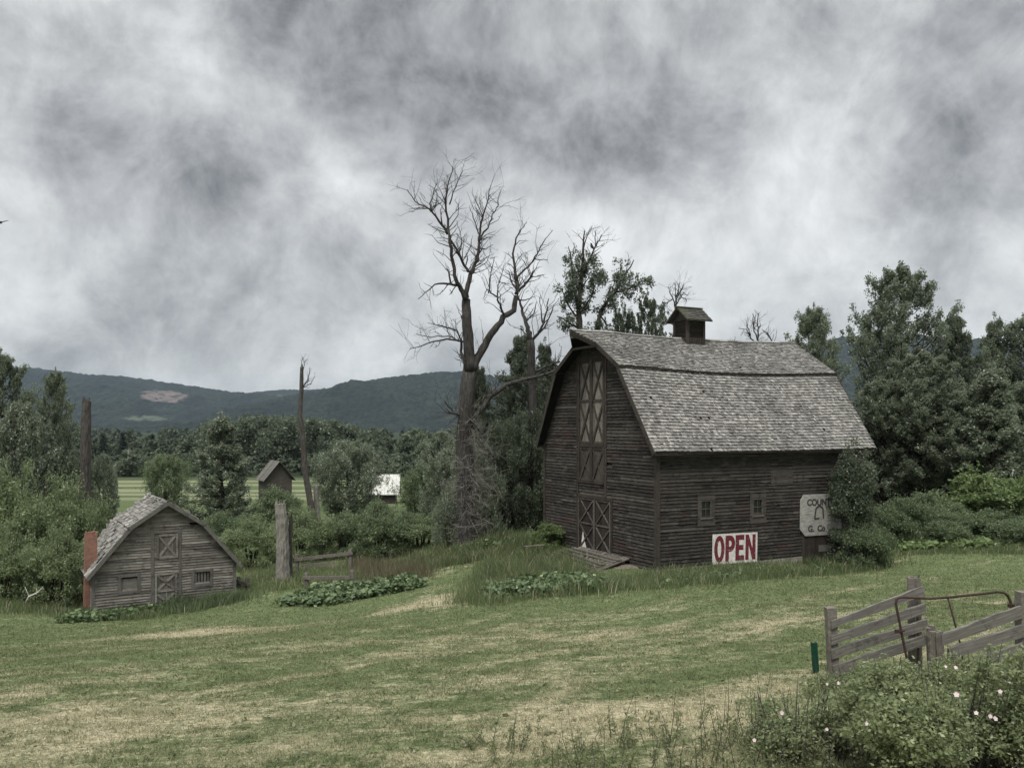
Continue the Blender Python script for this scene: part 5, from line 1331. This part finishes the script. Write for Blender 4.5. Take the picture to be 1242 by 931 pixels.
# ------------------------------------------------------------------ sky and sun
SUN_EL, SUN_AZ = 58.0, 200.0            # azimuth clockwise from +Y: behind the camera, a little to the left
w = bpy.data.worlds.new('World'); S.world = w; w.use_nodes = True
t = w.node_tree; t.nodes.clear()
class WN(N):
    def __init__(s, tree): s.t = tree
n = WN(t)
sky = n.n('ShaderNodeTexSky'); sky.sky_type = 'NISHITA'; sky.sun_disc = False; sky.sun_elevation = R(SUN_EL); sky.sun_rotation = R(SUN_AZ)
dirv = n.n('ShaderNodeTexCoord').outputs['Generated']
sp = n.n('ShaderNodeSeparateXYZ'); t.links.new(dirv, sp.inputs[0])
zc = n.math('ADD', n.math('MAXIMUM', sp.outputs[2], 0.0), .17)
cb = n.n('ShaderNodeCombineXYZ'); n.set(cb.inputs[0], n.math('DIVIDE', sp.outputs[0], zc)); n.set(cb.inputs[1], n.math('DIVIDE', sp.outputs[1], zc))
def wmap(scale, loc=(0,0,0)):
    m = n.n('ShaderNodeMapping'); t.links.new(cb.outputs[0], m.inputs[0]); m.inputs['Scale'].default_value = scale; m.inputs['Location'].default_value = loc; return m.outputs[0]
a = n.noise(wmap((1.3,.9,1), (3.1,1.7,0)), 1.0, 5, .52, .3)
def dmap(scale, loc):
    m = n.n('ShaderNodeMapping'); t.links.new(dirv, m.inputs[0]); m.inputs['Scale'].default_value = scale; m.inputs['Location'].default_value = loc; return m.outputs[0]
d1 = n.noise(dmap((1,1,1.05), (.4,.2,.9)), 5.5, 10, .60, .35)
d2 = n.noise(dmap((1,1,.85), (1.4,.7,.1)), 15.0, 9, .66, .45)
bil = n.math('ABSOLUTE', n.math('SUBTRACT', n.noise(dmap((1,1,.9), (5.1,2.2,.3)), 8.0, 7, .6, .4), .5))
v = n.math('ADD', n.math('MULTIPLY', n.math('SUBTRACT', a, .5), .35), n.math('MULTIPLY', n.math('SUBTRACT', d1, .5), 1.2))
v = n.math('ADD', v, n.math('MULTIPLY', n.math('SUBTRACT', d2, .5), .55))
v = n.math('ADD', v, n.math('MULTIPLY', n.math('SUBTRACT', .085, bil), .55))
wob = n.n('ShaderNodeTexNoise'); t.links.new(dirv, wob.inputs['Vector']); wob.inputs['Scale'].default_value = 5.0; wob.inputs['Detail'].default_value = 8
wv = n.n('ShaderNodeVectorMath', operation='SUBTRACT'); t.links.new(wob.outputs['Color'], wv.inputs[0]); wv.inputs[1].default_value = (.5,.5,.5)
w2 = n.n('ShaderNodeVectorMath', operation='SCALE'); t.links.new(wv.outputs[0], w2.inputs[0]); w2.inputs['Scale'].default_value = .36
w3 = n.n('ShaderNodeVectorMath', operation='ADD'); t.links.new(dirv, w3.inputs[0]); t.links.new(w2.outputs[0], w3.inputs[1])
w4 = n.n('ShaderNodeVectorMath', operation='NORMALIZE'); t.links.new(w3.outputs[0], w4.inputs[0])
# broad cloud masses of this sky, each a soft patch round a compass direction
for px, py, sig, amp in ((60,110,.12,.16),(150,50,.08,.10),(235,250,.085,-.17),(70,215,.08,-.13),(340,90,.07,-.09),(350,255,.07,.12),(470,265,.06,.15),(90,330,.07,.15),
        (410,350,.06,-.10),(130,375,.06,-.06),(30,395,.05,-.08),(620,20,.1,.03),(570,140,.08,-.15),(760,160,.07,-.14),(860,190,.06,-.14),(690,250,.07,.18),(640,330,.08,.10),(980,180,.08,.08),
        (1120,140,.08,-.14),(1040,30,.1,.10),(1200,220,.07,-.10),(1000,340,.09,.14),(400,430,.12,.0),(120,390,.05,-.10),(300,375,.06,-.09),(520,400,.05,-.05),(1200,375,.06,.22),(1190,345,.03,-.12),(250,430,.08,.06),(800,330,.08,.06),(1225,90,.04,.08)):
    dv = P(px, py, 1.0)-Vector((0,0,EYE)); dv.normalize()
    dt = n.n('ShaderNodeVectorMath', operation='DOT_PRODUCT'); t.links.new(w4.outputs[0], dt.inputs[0]); dt.inputs[1].default_value = dv
    e = n.math('EXPONENT', n.math('MULTIPLY', n.math('SUBTRACT', dt.outputs['Value'], 1.0), 1/sig**2))
    v = n.math('ADD', v, n.math('MULTIPLY', e, amp*1.3))
lum = n.map(v, -.36, .38, .080, .475)
lum = n.math('MULTIPLY', lum, n.map(sp.outputs[2], .46, .85, 1.0, 4.4))          # overcast zenith outshines its horizon; unseen upper sky raised further for fill light
tint = n.mix(n.map(v, -.3, .3), (.975,.99,1.0), (.985,1.0,.995))
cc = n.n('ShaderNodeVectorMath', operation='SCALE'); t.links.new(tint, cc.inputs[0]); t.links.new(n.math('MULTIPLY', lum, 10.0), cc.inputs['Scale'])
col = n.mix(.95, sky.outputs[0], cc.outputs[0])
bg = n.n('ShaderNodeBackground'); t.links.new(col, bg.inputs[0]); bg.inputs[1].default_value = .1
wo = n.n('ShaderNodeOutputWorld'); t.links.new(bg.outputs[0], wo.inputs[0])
w.cycles.sampling_method = 'MANUAL'; w.cycles.sample_map_resolution = 512
sl = bpy.data.lights.new('sun', 'SUN'); sl.energy = 1.5; sl.angle = R(20); sl.color = (1.0,.965,.9)
so = bpy.data.objects.new('sun', sl); C.objects.link(so)
az, el = R(SUN_AZ), R(SUN_EL)
to = Vector((math.sin(az)*math.cos(el), math.cos(az)*math.cos(el), math.sin(el)))
so.rotation_euler = to.to_track_quat('Z', 'Y').to_euler(); so.location = to*60

# ------------------------------------------------------------------ camera and render
cam = bpy.data.cameras.new('camera'); cam.sensor_width = 36; cam.lens = 36*F/1242; cam.shift_y = (HZ-465.5)/1242; cam.clip_end = 30000; cam.clip_start = .1
co_ = bpy.data.objects.new('camera', cam); C.objects.link(co_); co_.location = (0,0,EYE); co_.rotation_euler = (R(90),0,0); S.camera = co_
S.render.engine = 'CYCLES'
S.cycles.max_bounces = 5; S.cycles.diffuse_bounces = 3; S.cycles.glossy_bounces = 2; S.cycles.transmission_bounces = 3; S.cycles.volume_bounces = 0; S.cycles.transparent_max_bounces = 4
S.cycles.use_denoising = True
S.view_settings.view_transform = 'Standard'; S.view_settings.look = 'None'; S.view_settings.exposure = .90; S.view_settings.gamma = 1
